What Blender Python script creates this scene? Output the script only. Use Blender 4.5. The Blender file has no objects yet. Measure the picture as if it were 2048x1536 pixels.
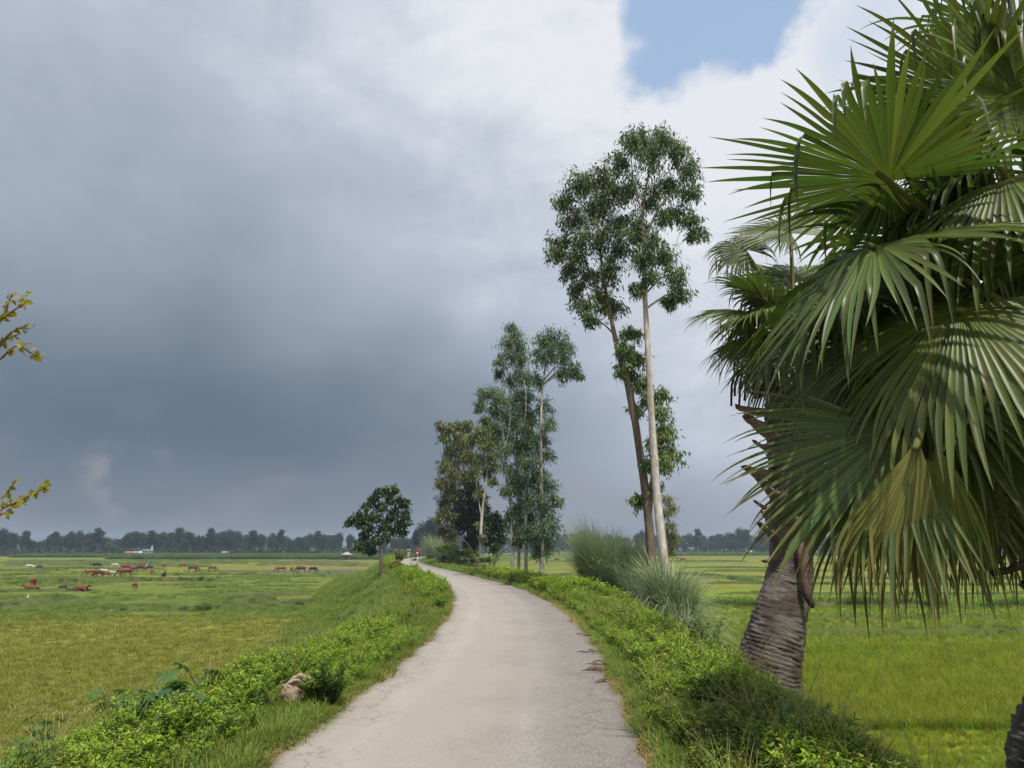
import bpy, bmesh, math, random
import numpy as np
from mathutils import Vector, Matrix
rng = np.random.default_rng(7)
random.seed(7)
SC = bpy.context.scene
COL = SC.collection
PI = math.pi

# ------------------------------------------------------------------ camera
FPX = 1500.0                       # focal length in photo pixels (2048 wide)
CAMH = 1.6
PITCH = math.atan((1096 - 768) / FPX)
cam_d = bpy.data.cameras.new('camera')
cam = bpy.data.objects.new('camera', cam_d)
COL.objects.link(cam)
cam.location = (0, 0, CAMH)
cam.rotation_euler = (PI / 2 + PITCH, 0, 0)
cam_d.sensor_width = 36.0
cam_d.lens = FPX / 2048 * 36.0
cam_d.clip_start = 0.05
cam_d.clip_end = 5000
SC.camera = cam

# ------------------------------------------------------------------ render settings
SC.view_settings.view_transform = 'Standard'
SC.view_settings.look = 'None'
SC.view_settings.exposure = 0.0
SC.view_settings.gamma = 1.0
SC.view_settings.use_curve_mapping = False
cy = SC.cycles
cy.use_denoising = True
try: cy.denoiser = 'OPENIMAGEDENOISE'
except Exception: pass
cy.max_bounces = 5
cy.diffuse_bounces = 2
cy.glossy_bounces = 2
cy.transmission_bounces = 3
cy.volume_bounces = 0
cy.transparent_max_bounces = 4
cy.sample_clamp_indirect = 4.0
cy.use_adaptive_sampling = True
cy.adaptive_threshold = 0.02

def ray(px, py):
    x = (px - 1024) / FPX; v = -(py - 768) / FPX
    c, s = math.cos(PITCH), math.sin(PITCH)
    return np.array([x, c - v * s, s + v * c])
def at(px, py, Y):
    r = ray(px, py)
    return r * (Y / r[1]) + np.array([0, 0, CAMH])
def gz(px, py, z=0.0):
    r = ray(px, py)
    return r * ((z - CAMH) / r[2]) + np.array([0, 0, CAMH])

def srgb(r, g, b):
    f = lambda c: (c / 12.92 if c <= 0.04045 else ((c + 0.055) / 1.055) ** 2.4)
    return np.array([f(r / 255), f(g / 255), f(b / 255)])

# ------------------------------------------------------------------ world: storm clouds with one blue gap
SUN_EL = math.radians(64)
SUN_AZ = math.radians(163)          # clockwise from +Y (the viewing direction): behind the camera, to the right
SUNV = Vector((math.sin(SUN_AZ) * math.cos(SUN_EL), math.cos(SUN_AZ) * math.cos(SUN_EL), math.sin(SUN_EL)))
class NT:
    def __init__(s, tree): s.t = tree; s.n = tree.nodes; s.l = tree.links
    def node(s, typ, **kw):
        n = s.n.new(typ)
        for k, v in kw.items(): setattr(n, k, v)
        return n
    def put(s, sock, v):
        if isinstance(v, bpy.types.NodeSocket): s.l.new(v, sock)
        elif isinstance(v, (tuple, list, np.ndarray)) and sock.type == 'RGBA':
            v = list(v); sock.default_value = v + [1.0] if len(v) == 3 else v
        elif v is not None: sock.default_value = v
    def m(s, op, a, b=None, c=None, clamp=False):
        n = s.node('ShaderNodeMath', operation=op, use_clamp=clamp)
        s.put(n.inputs[0], a); s.put(n.inputs[1], b)
        if c is not None: s.put(n.inputs[2], c)
        return n.outputs[0]
    def vm(s, op, a, b=None, scale=None):
        n = s.node('ShaderNodeVectorMath', operation=op)
        s.put(n.inputs[0], a)
        if b is not None: s.put(n.inputs[1], b)
        if scale is not None: s.put(n.inputs['Scale'], scale)
        return n.outputs['Value'] if op in ('DOT_PRODUCT', 'LENGTH', 'DISTANCE') else n.outputs[0]
    def noise(s, vec, scale, detail=4, rough=.5, dist=0.0, color=False):
        n = s.node('ShaderNodeTexNoise')
        if vec is not None: s.l.new(vec, n.inputs['Vector'])
        n.inputs['Scale'].default_value = scale; n.inputs['Detail'].default_value = detail
        n.inputs['Roughness'].default_value = rough; n.inputs['Distortion'].default_value = dist
        return n.outputs[1] if color else n.outputs[0]
    def rng(s, v, a, b, c=0.0, d=1.0, smooth=True):
        n = s.node('ShaderNodeMapRange', interpolation_type='SMOOTHSTEP' if smooth else 'LINEAR')
        s.put(n.inputs[0], v)
        for i, q in enumerate((a, b, c, d)): s.put(n.inputs[1 + i], q)
        return n.outputs[0]
    def mix(s, f, a, b, mode='MIX'):
        n = s.node('ShaderNodeMix', data_type='RGBA', blend_type=mode)
        s.put(n.inputs[0], f); s.put(n.inputs[6], a); s.put(n.inputs[7], b)
        return n.outputs[2]
    def ramp(s, f, stops, interp='LINEAR'):
        n = s.node('ShaderNodeValToRGB'); s.put(n.inputs[0], f)
        cr = n.color_ramp; cr.interpolation = interp
        while len(cr.elements) < len(stops): cr.elements.new(0.5)
        for e, (p, c) in zip(cr.elements, stops):
            e.position = p; e.color = list(c) + [1] if len(c) == 3 else c
        return n.outputs[0]

world = bpy.data.worlds.new('World'); SC.world = world; world.use_nodes = True
W = NT(world.node_tree); W.n.clear()
tc = W.node('ShaderNodeTexCoord')
D = tc.outputs['Generated']
sky = W.node('ShaderNodeTexSky', sky_type='NISHITA')
sky.sun_disc = False; sky.sun_elevation = SUN_EL; sky.sun_rotation = SUN_AZ
sky.air_density = 1.0; sky.dust_density = 1.6; sky.ozone_density = 2.0
skyc = W.mix(1.0, sky.outputs[0], (0.17, 0.17, 0.17), 'MULTIPLY')
skyc = W.mix(0.6, skyc, srgb(188, 212, 240))
wn = W.noise(D, 3.2, 3, .55, color=True)
warp = W.vm('SCALE', W.vm('SUBTRACT', wn, (.5, .5, .5)), scale=0.16)
DW = W.vm('ADD', D, warp)
sep = W.node('ShaderNodeSeparateXYZ'); W.l.new(DW, sep.inputs[0])
sep0 = W.node('ShaderNodeSeparateXYZ'); W.l.new(D, sep0.inputs[0])
# stretched coordinates: clouds flatten towards the horizon
flat = W.vm('MULTIPLY', D, (1.0, 1.0, 2.4))
n_big = W.noise(flat, 1.6, 3, .5, .3)
n_mid = W.noise(flat, 4.0, 6, .56, .5)
n_puff = W.noise(D, 8.0, 6, .6, .3)
xs = W.m('MINIMUM', W.m('MAXIMUM', sep.outputs[0], -0.36), 0.75)
el = sep.outputs[2]
t = W.m('MULTIPLY_ADD', W.m('MINIMUM', el, .58), 0.50, 0.532 - 0.50 * 0.16)
t = W.m('ADD', t, W.m('MULTIPLY_ADD', xs, 0.43, 0.43 * 0.34))
# darkest band of the storm, about nine degrees up
band = W.m('MULTIPLY', W.rng(el, .02, .15), W.rng(el, .17, .34, 1, 0))
t = W.m('SUBTRACT', t, W.m('MULTIPLY', band, W.rng(sep.outputs[0], .30, -.05, 0.0, W.rng(sep.outputs[0], -.62, -.2, .055, .13))))
t = W.m('ADD', t, W.m('MULTIPLY', W.m('SUBTRACT', n_big, .5), .07))
amp = W.rng(t, .66, .9, .07, .42, False)
t = W.m('ADD', t, W.m('MULTIPLY', W.m('SUBTRACT', n_mid, .5), amp))
t = W.m('ADD', t, W.m('MULTIPLY', W.m('SUBTRACT', n_puff, .5), W.rng(t, .60, .9, .02, .30, False)))
t = W.m('MINIMUM', t, .93)
cl = W.ramp(t, [(.36, srgb(92, 106, 122)), (.45, srgb(104, 120, 137)), (.53, srgb(125, 138, 152)), (.62, srgb(149, 161, 176)),
                (.75, srgb(185, 194, 209)), (.86, srgb(215, 221, 231)), (.95, srgb(236, 238, 243))])
low = W.rng(sep0.outputs[2], .0, .13, .75, 0)
cl = W.mix(W.m('MULTIPLY', low, .8), cl, srgb(127, 130, 138))
pk = W.m('MULTIPLY', W.rng(W.noise(flat, 5.0, 3, .5), .45, .7), W.rng(sep0.outputs[2], .22, .05))
cl = W.mix(W.m('MULTIPLY', pk, .30), cl, srgb(160, 152, 156))
def blob(vec, px, py, r0, r1):
    d = ray(px, py); d = d / np.linalg.norm(d)
    return W.rng(W.vm('DISTANCE', vec, tuple(d)), r1 / FPX, r0 / FPX)
cn = W.noise(D, 16.0, 6, .6, color=True)
warp2 = W.vm('SCALE', W.vm('SUBTRACT', cn, (.5, .5, .5)), scale=0.07)
wn3 = W.noise(D, 5.0, 3, .5, color=True)
DW2 = W.vm('ADD', W.vm('ADD', D, warp2), W.vm('SCALE', W.vm('SUBTRACT', wn3, (.5, .5, .5)), scale=0.16))
gap = W.m('MAXIMUM', blob(DW2, 1390, 20, 95, 150), blob(DW2, 1320, 130, 45, 95))
gap = W.m('MAXIMUM', gap, blob(DW2, 1450, -40, 120, 160))
gap = W.m('MAXIMUM', gap, W.m('MULTIPLY', blob(DW2, 1700, 60, 20, 120), .35))
holes = W.m('MULTIPLY', W.rng(W.noise(DW, 2.1, 4, .5), .66, .72), W.rng(W.m('ADD', el, xs), .95, 1.2))
gap = W.m('MAXIMUM', gap, holes)
cl = W.mix(gap, cl, skyc)
crack = W.m('MULTIPLY', blob(DW2, 255, 915, 30, 95), W.rng(W.noise(D, 11, 4, .6), .42, .58))
cl = W.mix(W.m('MULTIPLY', crack, .26), cl, srgb(205, 188, 184))
bg = W.node('ShaderNodeBackground'); W.l.new(cl, bg.inputs[0]); bg.inputs[1].default_value = 1.0
wo = W.node('ShaderNodeOutputWorld'); W.l.new(bg.outputs[0], wo.inputs[0])
world.cycles.sampling_method = 'MANUAL'; world.cycles.sample_map_resolution = 256

sun_d = bpy.data.lights.new('sun', 'SUN'); sun_d.energy = 4.5; sun_d.angle = math.radians(0.8); sun_d.color = (1.0, .945, .86)
sun = bpy.data.objects.new('sun', sun_d); COL.objects.link(sun)
sun.rotation_euler = (-SUNV).to_track_quat('-Z', 'Y').to_euler()
sun.location = (20, -30, 60)

# ------------------------------------------------------------------ helpers
def tag(o, label=None, cat=None, group=None, kind=None):
    if label: o['label'] = label
    if cat: o['category'] = cat
    if group: o['group'] = group
    if kind: o['kind'] = kind
    return o
def mesh(name, V, F, mat=None, col=None, smooth=False, attrs=None):
    V = np.asarray(V, np.float32).reshape(-1, 3)
    Fs = F if isinstance(F, list) else [F]
    Fs = [np.asarray(f, np.int32) for f in Fs if len(f)]
    me = bpy.data.meshes.new(name)
    me.vertices.add(len(V)); me.vertices.foreach_set('co', V.ravel())
    loops = np.concatenate([f.ravel() for f in Fs]) if Fs else np.zeros(0, np.int32)
    tot = np.concatenate([np.full(len(f), f.shape[1], np.int32) for f in Fs]) if Fs else np.zeros(0, np.int32)
    me.loops.add(len(loops)); me.loops.foreach_set('vertex_index', loops)
    me.polygons.add(len(tot))
    st = np.zeros(len(tot), np.int32); st[1:] = np.cumsum(tot)[:-1]
    me.polygons.foreach_set('loop_start', st); me.polygons.foreach_set('loop_total', tot)
    if smooth: me.polygons.foreach_set('use_smooth', np.ones(len(tot), bool))
    if col is not None:
        a = me.attributes.new('col', 'FLOAT_COLOR', 'POINT')
        c = np.ones((len(V), 4), np.float32); c[:, :3] = np.clip(col, 0, 1); a.data.foreach_set('color', c.ravel())
    for k, v in (attrs or {}).items():
        a = me.attributes.new(k, 'FLOAT', 'POINT'); a.data.foreach_set('value', np.asarray(v, np.float32))
    me.update(calc_edges=True)
    if mat: me.materials.append(mat)
    return me
def obj(name, me, parent=None, loc=None):
    o = bpy.data.objects.new(name, me); COL.objects.link(o)
    if parent is not None: o.parent = parent
    if loc is not None: o.location = loc
    return o
def empty(name, loc=(0, 0, 0), rz=0.0):
    o = bpy.data.objects.new(name, None); COL.objects.link(o)
    o.location = loc; o.rotation_euler = (0, 0, rz); o.empty_display_size = .3
    return o
class Acc:
    """collects several pieces into one mesh"""
    def __init__(s): s.V = []; s.F = {3: [], 4: []}; s.C = []; s.n = 0
    def add(s, V, F, col=(.2, .2, .2)):
        V = np.asarray(V, float).reshape(-1, 3)
        for f in (F if isinstance(F, list) else [F]):
            f = np.asarray(f, np.int32)
            if len(f): s.F[f.shape[1]].append(f + s.n)
        c = np.asarray(col, float)
        s.C.append(np.broadcast_to(c, (len(V), 3)) if c.ndim == 1 else c)
        s.V.append(V); s.n += len(V)
    def mesh(s, name, mat, smooth=False):
        Fs = [np.concatenate(s.F[k]) for k in (3, 4) if s.F[k]]
        return mesh(name, np.concatenate(s.V), Fs, mat, np.concatenate(s.C), smooth)

# value noise, vectorised
_perm = rng.random(65536)
def vnoise(x, y):
    xi = np.floor(x).astype(np.int64); yi = np.floor(y).astype(np.int64)
    fx = x - xi; fy = y - yi
    fx = fx * fx * (3 - 2 * fx); fy = fy * fy * (3 - 2 * fy)
    h = lambda a, b: _perm[((a * 73856093) ^ (b * 19349663)) & 65535]
    return (h(xi, yi) * (1 - fx) + h(xi + 1, yi) * fx) * (1 - fy) + (h(xi, yi + 1) * (1 - fx) + h(xi + 1, yi + 1) * fx) * fy
def fbm(x, y, o=4):
    s = 0; a = .5; tot = 0
    for i in range(o):
        s = s + a * vnoise(x * 2 ** i + 17 * i, y * 2 ** i - 31 * i); tot += a; a *= .5
    return s / tot
def sstep(t): t = np.clip(t, 0, 1); return t * t * (3 - 2 * t)
def lerp(a, b, t): return a + (b - a) * t
def unit(v): return v / np.maximum(np.linalg.norm(v, axis=-1, keepdims=True), 1e-9)
def rand_unit(n): return unit(rng.normal(size=(n, 3)))

# ------------------------------------------------------------------ materials
MATS = {}
def new_mat(name):
    m = bpy.data.materials.new(name); m.use_nodes = True
    N = NT(m.node_tree); N.n.clear()
    out = N.node('ShaderNodeOutputMaterial')
    return m, N, out
def leaf_mat(name, trans=.35, rough=.5, spec=.35, var=.25, tint=(1.25, 1.2, .55)):
    m, N, out = new_mat(name)
    a = N.node('ShaderNodeAttribute', attribute_name='col')
    oi = N.node('ShaderNodeObjectInfo')
    hs = N.node('ShaderNodeHueSaturation')
    N.put(hs.inputs['Value'], N.rng(oi.outputs['Random'], 0, 1, 1 - var, 1 + var, False))
    N.put(hs.inputs['Hue'], N.rng(N.m('FRACT', N.m('MULTIPLY', oi.outputs['Random'], 7.31)), 0, 1, .487, .513, False))
    N.l.new(a.outputs['Color'], hs.inputs['Color'])
    c = hs.outputs[0]
    p = N.node('ShaderNodeBsdfPrincipled'); N.put(p.inputs['Base Color'], c)
    p.inputs['Roughness'].default_value = rough; p.inputs['Specular IOR Level'].default_value = spec
    tr = N.node('ShaderNodeBsdfTranslucent')
    tcx = N.mix(1.0, c, tint, 'MULTIPLY'); N.put(tr.inputs[0], tcx)
    mx = N.node('ShaderNodeMixShader'); mx.inputs[0].default_value = trans
    N.l.new(p.outputs[0], mx.inputs[1]); N.l.new(tr.outputs[0], mx.inputs[2])
    N.l.new(mx.outputs[0], out.inputs[0])
    return m
M_leaf = leaf_mat('foliage', .35)
M_tree = leaf_mat('tree_foliage', .28, .45, .4, .06)
M_palm = leaf_mat('palm_blade', .28, .42, .45, .16, (1.0, 1.22, .5))
M_grass = leaf_mat('grass_blade', .35, .6, .2, .3)
M_cane = leaf_mat('cane_blade', .2, .5, .3, .1, (1.05, 1.1, .9))
M_far = leaf_mat('far_foliage', .12, .8, .1, .22)
def vcol_mat(name, rough=.85, nscale=30.0, namt=.35, bump=.4, spec=.2, bscale=None, stretch=None):
    m, N, out = new_mat(name)
    a = N.node('ShaderNodeAttribute', attribute_name='col')
    tc = N.node('ShaderNodeTexCoord'); v = tc.outputs['Object']
    if stretch: v = N.vm('MULTIPLY', v, stretch)
    n1 = N.noise(v, nscale, 6, .6)
    k = N.rng(n1, .25, .75, 1 - namt, 1 + namt, False)
    comb = N.node('ShaderNodeCombineColor')
    for i in range(3): N.put(comb.inputs[i], k)
    c = N.mix(1.0, a.outputs['Color'], comb.outputs[0], 'MULTIPLY')
    p = N.node('ShaderNodeBsdfPrincipled'); N.put(p.inputs['Base Color'], c)
    p.inputs['Roughness'].default_value = rough; p.inputs['Specular IOR Level'].default_value = spec
    b = N.node('ShaderNodeBump'); b.inputs['Strength'].default_value = bump; b.inputs['Distance'].default_value = .02
    N.put(b.inputs['Height'], N.noise(v, bscale or nscale * 1.7, 6, .65))
    N.l.new(b.outputs[0], p.inputs['Normal']); N.l.new(p.outputs[0], out.inputs[0])
    return m
M_bark = vcol_mat('bark', .85, 9.0, .45, .6, .15, 14.0, (1, 1, .35))
M_palmbark = vcol_mat('palm_bark', .9, 22.0, .4, .8, .15, 40.0, (1, 1, 2.2))
M_hide = vcol_mat('hide', .7, 6.0, .2, .1)
M_cloth = vcol_mat('cloth', .9, 40.0, .12, .15)
M_wall = vcol_mat('painted_wall', .85, 3.0, .12, .1)
M_metal = vcol_mat('painted_metal', .35, 30.0, .1, .05, .5)
M_earth = vcol_mat('earth', .95, 4.0, .35, .8, .1, 9.0)
# ground sheet
def ground_mat():
    m, N, out = new_mat('ground_cover')
    a = N.node('ShaderNodeAttribute', attribute_name='col')
    tc = N.node('ShaderNodeTexCoord'); v = tc.outputs['Object']
    g1 = N.noise(v, .35, 6, .62); g2 = N.noise(v, 3.0, 7, .68); g3 = N.noise(v, 26.0, 5, .7)
    k = N.m('MULTIPLY', N.rng(g1, .3, .7, .82, 1.18, False), N.rng(g2, .28, .72, .68, 1.34, False))
    k = N.m('MULTIPLY', k, N.rng(g3, .25, .75, .72, 1.3, False))
    comb = N.node('ShaderNodeCombineColor')
    for i in range(3): N.put(comb.inputs[i], k)
    c = N.mix(1.0, a.outputs['Color'], comb.outputs[0], 'MULTIPLY')
    dry = N.rng(N.noise(v, .9, 6, .7), .56, .76, 0, .18)
    c = N.mix(dry, c, (.20, .17, .055))
    p = N.node('ShaderNodeBsdfPrincipled'); N.put(p.inputs['Base Color'], c)
    p.inputs['Roughness'].default_value = .95; p.inputs['Specular IOR Level'].default_value = .1
    b = N.node('ShaderNodeBump'); b.inputs['Strength'].default_value = .8; b.inputs['Distance'].default_value = .06
    N.put(b.inputs['Height'], N.m('ADD', g2, N.m('MULTIPLY', g3, .5)))
    N.l.new(b.outputs[0], p.inputs['Normal']); N.l.new(p.outputs[0], out.inputs[0])
    return m
M_ground = ground_mat()
def road_mat():
    m, N, out = new_mat('worn_asphalt')
    tc = N.node('ShaderNodeTexCoord'); v = tc.outputs['Object']
    e = N.node('ShaderNodeAttribute', attribute_name='edge')      # 0 middle .. 1 edge
    s = N.node('ShaderNodeAttribute', attribute_name='side')
    g = N.noise(v, .55, 5, .6); g2 = N.noise(v, 5.0, 6, .65); g3 = N.noise(v, 95.0, 3, .6); g4 = N.noise(v, 190.0, 2, .5)
    # wheel-polished dust along the left, bare aggregate towards the right edge
    stone = N.m('MULTIPLY', N.rng(N.m('ADD', s.outputs['Fac'], N.m('MULTIPLY', N.m('SUBTRACT', g, .5), 1.3)), -.3, .9), .85)
    c = N.mix(stone, (.330, .297, .256), (.250, .235, .220))
    c = N.mix(N.rng(N.noise(N.vm('MULTIPLY', v, (1.0, .35, 1.0)), .9, 5, .65), .5, .72, 0, .35), c, (.235, .212, .186))
    c = N.mix(N.rng(g2, .35, .7, 0, .45), c, (.350, .320, .284))
    ag = N.rng(g3, .40, .60, 0, 1)
    dark = N.m('MULTIPLY', N.m('SUBTRACT', 1.0, ag), N.m('MULTIPLY_ADD', stone, .70, .22))
    tr_ = N.m('ABSOLUTE', N.m('SUBTRACT', N.m('ABSOLUTE', N.m('ADD', s.outputs['Fac'], .12)), .46)); c = N.mix(N.m('MULTIPLY', N.rng(tr_, .20, .02), N.rng(N.noise(N.vm('MULTIPLY', v, (1.0, .12, 1.0)), 1.6, 4, .6), .35, .7, .1, .6)), c, (.40, .368, .328))
    c = N.mix(dark, c, (.10, .092, .085))
    c = N.mix(N.rng(g4, .58, .70, 0, .4), c, (.50, .47, .43))
    # ochre spills and dung stains
    st = N.m('MULTIPLY', N.rng(N.noise(v, 1.7, 5, .7, .6), .64, .72, 0, .5), N.rng(N.noise(v, .33, 2, .5), .45, .62))
    c = N.mix(st, c, (.30, .225, .12))
    vor = N.node('ShaderNodeTexVoronoi', feature='DISTANCE_TO_EDGE'); N.put(vor.inputs['Vector'], N.vm('ADD', v, N.vm('SCALE', N.noise(v, 2.5, 5, .6, color=True), scale=.9)))
    vor.inputs['Scale'].default_value = 1.1
    ck = N.m('MULTIPLY', N.rng(vor.outputs['Distance'], .016, .002), N.rng(N.m('ADD', e.outputs['Fac'], N.noise(v, .8, 3, .5)), .95, 1.25))
    c = N.mix(N.m('MULTIPLY', ck, .28), c, (.09, .08, .07))
    p = N.node('ShaderNodeBsdfPrincipled'); N.put(p.inputs['Base Color'], c)
    p.inputs['Roughness'].default_value = .92; p.inputs['Specular IOR Level'].default_value = .2
    b = N.node('ShaderNodeBump'); b.inputs['Strength'].default_value = .55; b.inputs['Distance'].default_value = .008
    N.put(b.inputs['Height'], N.m('SUBTRACT', N.m('ADD', g3, N.m('MULTIPLY', g2, 1.5)), N.m('MULTIPLY', ck, 2.0)))
    N.l.new(b.outputs[0], p.inputs['Normal']); N.l.new(p.outputs[0], out.inputs[0])
    return m
M_road = road_mat()
def flat_mat(name, c, rough=.6, spec=.3, metal=0.0):
    m, N, out = new_mat(name)
    tc = N.node('ShaderNodeTexCoord')
    k = N.rng(N.noise(tc.outputs['Object'], 12.0, 5, .6), .3, .7, .82, 1.15, False)
    comb = N.node('ShaderNodeCombineColor')
    for i in range(3): N.put(comb.inputs[i], k)
    p = N.node('ShaderNodeBsdfPrincipled'); N.put(p.inputs['Base Color'], N.mix(1.0, tuple(c), comb.outputs[0], 'MULTIPLY'))
    p.inputs['Roughness'].default_value = rough; p.inputs['Specular IOR Level'].default_value = spec; p.inputs['Metallic'].default_value = metal
    N.l.new(p.outputs[0], out.inputs[0]); return m
def water_mat():
    m, N, out = new_mat('pond_water')
    tc = N.node('ShaderNodeTexCoord')
    p = N.node('ShaderNodeBsdfPrincipled'); p.inputs['Base Color'].default_value = (.06, .075, .05, 1)
    p.inputs['Roughness'].default_value = .12
    b = N.node('ShaderNodeBump'); b.inputs['Strength'].default_value = .15; b.inputs['Distance'].default_value = .02
    N.put(b.inputs['Height'], N.noise(tc.outputs['Object'], 3.0, 3, .5))
    N.l.new(b.outputs[0], p.inputs['Normal']); N.l.new(p.outputs[0], out.inputs[0]); return m
M_water = water_mat()

# ------------------------------------------------------------------ terrain
FIELD = -2.1
_cy = np.array([-60, -20, 0, 6, 8, 10, 12.4, 14.6, 18, 22, 26.5, 32.6, 42, 46, 55, 65, 74, 90, 101, 112, 128, 150, 180, 230, 320, 1500.])
_cx = np.array([-2, -1.2, -.6, -.41, -.31, -.16, -.06, -.03, -.07, -.2, -.52, -1.22, -3.05, -3.85, -5.6, -7.7, -9.4, -12.1, -13.4, -14.4, -15.3, -15.2, -12.5, -4, 25, 420.])
# resample smoothly
_ys = np.linspace(-60, 1500, 3121)
_xs = np.interp(_ys, _cy, _cx)
_k = np.hanning(15); _k /= _k.sum()
_xs = np.convolve(np.pad(_xs, 7, mode='edge'), _k, 'valid')
_sl = np.gradient(_xs, _ys)
def road_x(y): return np.interp(y, _ys, _xs)
def road_d(x, y):
    s = np.interp(y, _ys, _sl)
    return (x - road_x(y)) / np.sqrt(1 + s * s)
def toeL(y): return np.interp(y, [-60, 10, 16, 20, 30, 60, 120], [8.2, 8.2, 8.2, 7.4, 6.7, 6.4, 6.5])
def toeR(y): return np.interp(y, [-60, 10, 16, 28, 45, 120], [6.2, 6.4, 6.8, 8.2, 7.2, 7.0])
def emb_t(x, y):
    d = road_d(x, y); n = (fbm(x * .35, y * .35, 3) - .5)
    a = np.abs(d)
    w = np.where(d < 0, 2.3, 2.5); toe = np.where(d < 0, toeL(y), toeR(y)) + n * 1.6
    return np.clip((a - w) / (toe - w), 0, 1.6)
def ground_z(x, y):
    x = np.asarray(x, float); y = np.asarray(y, float)
    t = np.clip(emb_t(x, y), 0, 1)
    z = FIELD * sstep(t)
    d = np.abs(road_d(x, y))
    bump = (fbm(x * .8, y * .8, 3) - .5) * .22 + (fbm(x * 3, y * 3, 2) - .5) * .06
    z = z + bump * sstep((d - 1.5) / 1.0) * np.where(t < 1, 1.0, .35)
    z = z - .10 * sstep((1.62 - d) / .28)
    # pond basin beyond the left field
    px, py = pond_c
    q = ((x - px) / 22.0) ** 2 + ((y - py) / 9.0) ** 2
    z = z - .55 * sstep((1.25 - q) / .5)
    return z
pond_c = (gz(690, 1143, FIELD)[0] + 1, gz(690, 1143, FIELD)[1] + 3)
def hit(px, py):
    """where the view ray through a photo pixel meets the ground"""
    r = ray(px, py); tt = np.geomspace(2, 900, 4000)
    P = r[None] * tt[:, None] + np.array([0, 0, CAMH])
    g = ground_z(P[:, 0], P[:, 1])
    i = int(np.argmax(P[:, 2] < g))
    return np.array([P[i, 0], P[i, 1], g[i]])

# colours of the fields (linear albedo)
C_stub = np.array([.205, .200, .046]); C_green = np.array([.108, .145, .026]); C_dgreen = np.array([.066, .100, .020])
C_rice = np.array([.150, .268, .020]); C_yel = np.array([.235, .235, .022]); C_olive = np.array([.150, .166, .031])
C_slope = np.array([.075, .120, .025]); C_soil = np.array([.24, .19, .125]); C_mud = np.array([.125, .092, .062])
def plot_noise(x, y, ang, sx, sy, seed):
    c, s = math.cos(ang), math.sin(ang)
    u = (x * c + y * s) / sx; v = (-x * s + y * c) / sy
    a = np.floor(v + seed); b = np.floor(u + _perm[(a.astype(np.int64) * 7919) & 65535] * 3)
    return _perm[((a.astype(np.int64) * 73856093) ^ (b.astype(np.int64) * 83492791) + int(seed * 991)) & 65535]
def ground_col(x, y):
    n = fbm(x * .09, y * .09, 4); n2 = fbm(x * .5, y * .5, 4)
    left = road_d(x, y) < 0
    pl = plot_noise(x, y, .07, 46, 14, 3)[..., None]; pl2 = plot_noise(x, y, -.05, 70, 22, 9)[..., None]
    far = np.where(pl < .35, C_olive, np.where(pl < .7, lerp(C_green, C_olive, .4), lerp(C_olive, C_yel, .25))) * (.93 + .14 * pl2)
    yw = y + (n - .5) * 3.0
    L = np.where((yw < 41.5)[..., None], lerp(C_stub, C_olive, sstep((n2 - .45) / .25)[..., None] * .8), 
        np.where((yw < 58)[..., None], lerp(C_dgreen, C_green, sstep((n2 - .35) / .3)[..., None]),
        np.where((yw < 96)[..., None], lerp(C_green, C_olive, .35 + 0 * pl), far)))
    R = np.where((yw < 16.6)[..., None], lerp(C_yel, C_rice, sstep((n2 - .45) / .3)[..., None] * .7),
        np.where((yw < 30)[..., None], lerp(C_rice, C_green, sstep((n - .5) / .2)[..., None] * .5),
        np.where((yw < 46)[..., None], lerp(C_olive, C_green, .5 + 0 * pl),
        np.where((yw < 70)[..., None], lerp(C_green, C_rice, .5 + 0 * pl), lerp(far, C_olive, .5)))))
    c = np.where(left[..., None], L, R)
    c = lerp(c, far, sstep((y - 150) / 40)[..., None])
    t = emb_t(x, y)
    sl = lerp(C_slope, C_green, sstep((n2 - .5) / .25)[..., None])
    # eroded bare streaks high on the left slope further along
    d = road_d(x, y)
    er = sstep((fbm(x * 1.3 + y * .2, y * .28, 4) - .47) / .1) * sstep((y - 33) / 8) * sstep((75 - y) / 12) * (d < 0) * sstep((-d - 2.2) / .6) * sstep((5.4 + d) / .8)
    sl = lerp(sl, C_soil * np.array([.95, .9, .9]), .75 * er[..., None])
    c = np.where((t < 1.02)[..., None], sl, c)
    e = sstep((2.0 - np.abs(d) + (n2 - .5) * .6) / .35)
    c = lerp(c, C_soil, .8 * e[..., None])
    px, py = pond_c
    q = ((x - px) / 22.0) ** 2 + ((y - py) / 9.0) ** 2 + (n2 - .5) * .5
    c = lerp(c, C_mud, (sstep((1.55 - q) / .3) * (y > py - 4))[..., None])
    return c
def build_ground():
    # polar sheet about the camera's foot, dense ahead and coarse behind
    ang = np.concatenate([np.linspace(-46, 46, 620), np.linspace(46, 314, 90)[1:-1]]) * PI / 180
    rad = np.concatenate([[0.02], np.geomspace(1.2, 1600, 560)])
    A, Rr = np.meshgrid(ang, rad)
    X = Rr * np.sin(A); Y = Rr * np.cos(A)
    Z = ground_z(X, Y); C = ground_col(X.ravel(), Y.ravel())
    na, nr = len(ang), len(rad)
    i = np.arange(nr - 1)[:, None] * na; j = np.arange(na)[None]; k = (j + 1) % na
    F = np.stack([i + j, i + na + j, i + na + k, i + k], -1).reshape(-1, 4)[:, ::-1]
    me = mesh('ground', np.stack([X, Y, Z], -1).reshape(-1, 3), F, M_ground, C, True)
    tag(obj('ground', me), kind='structure')
build_ground()
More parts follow.
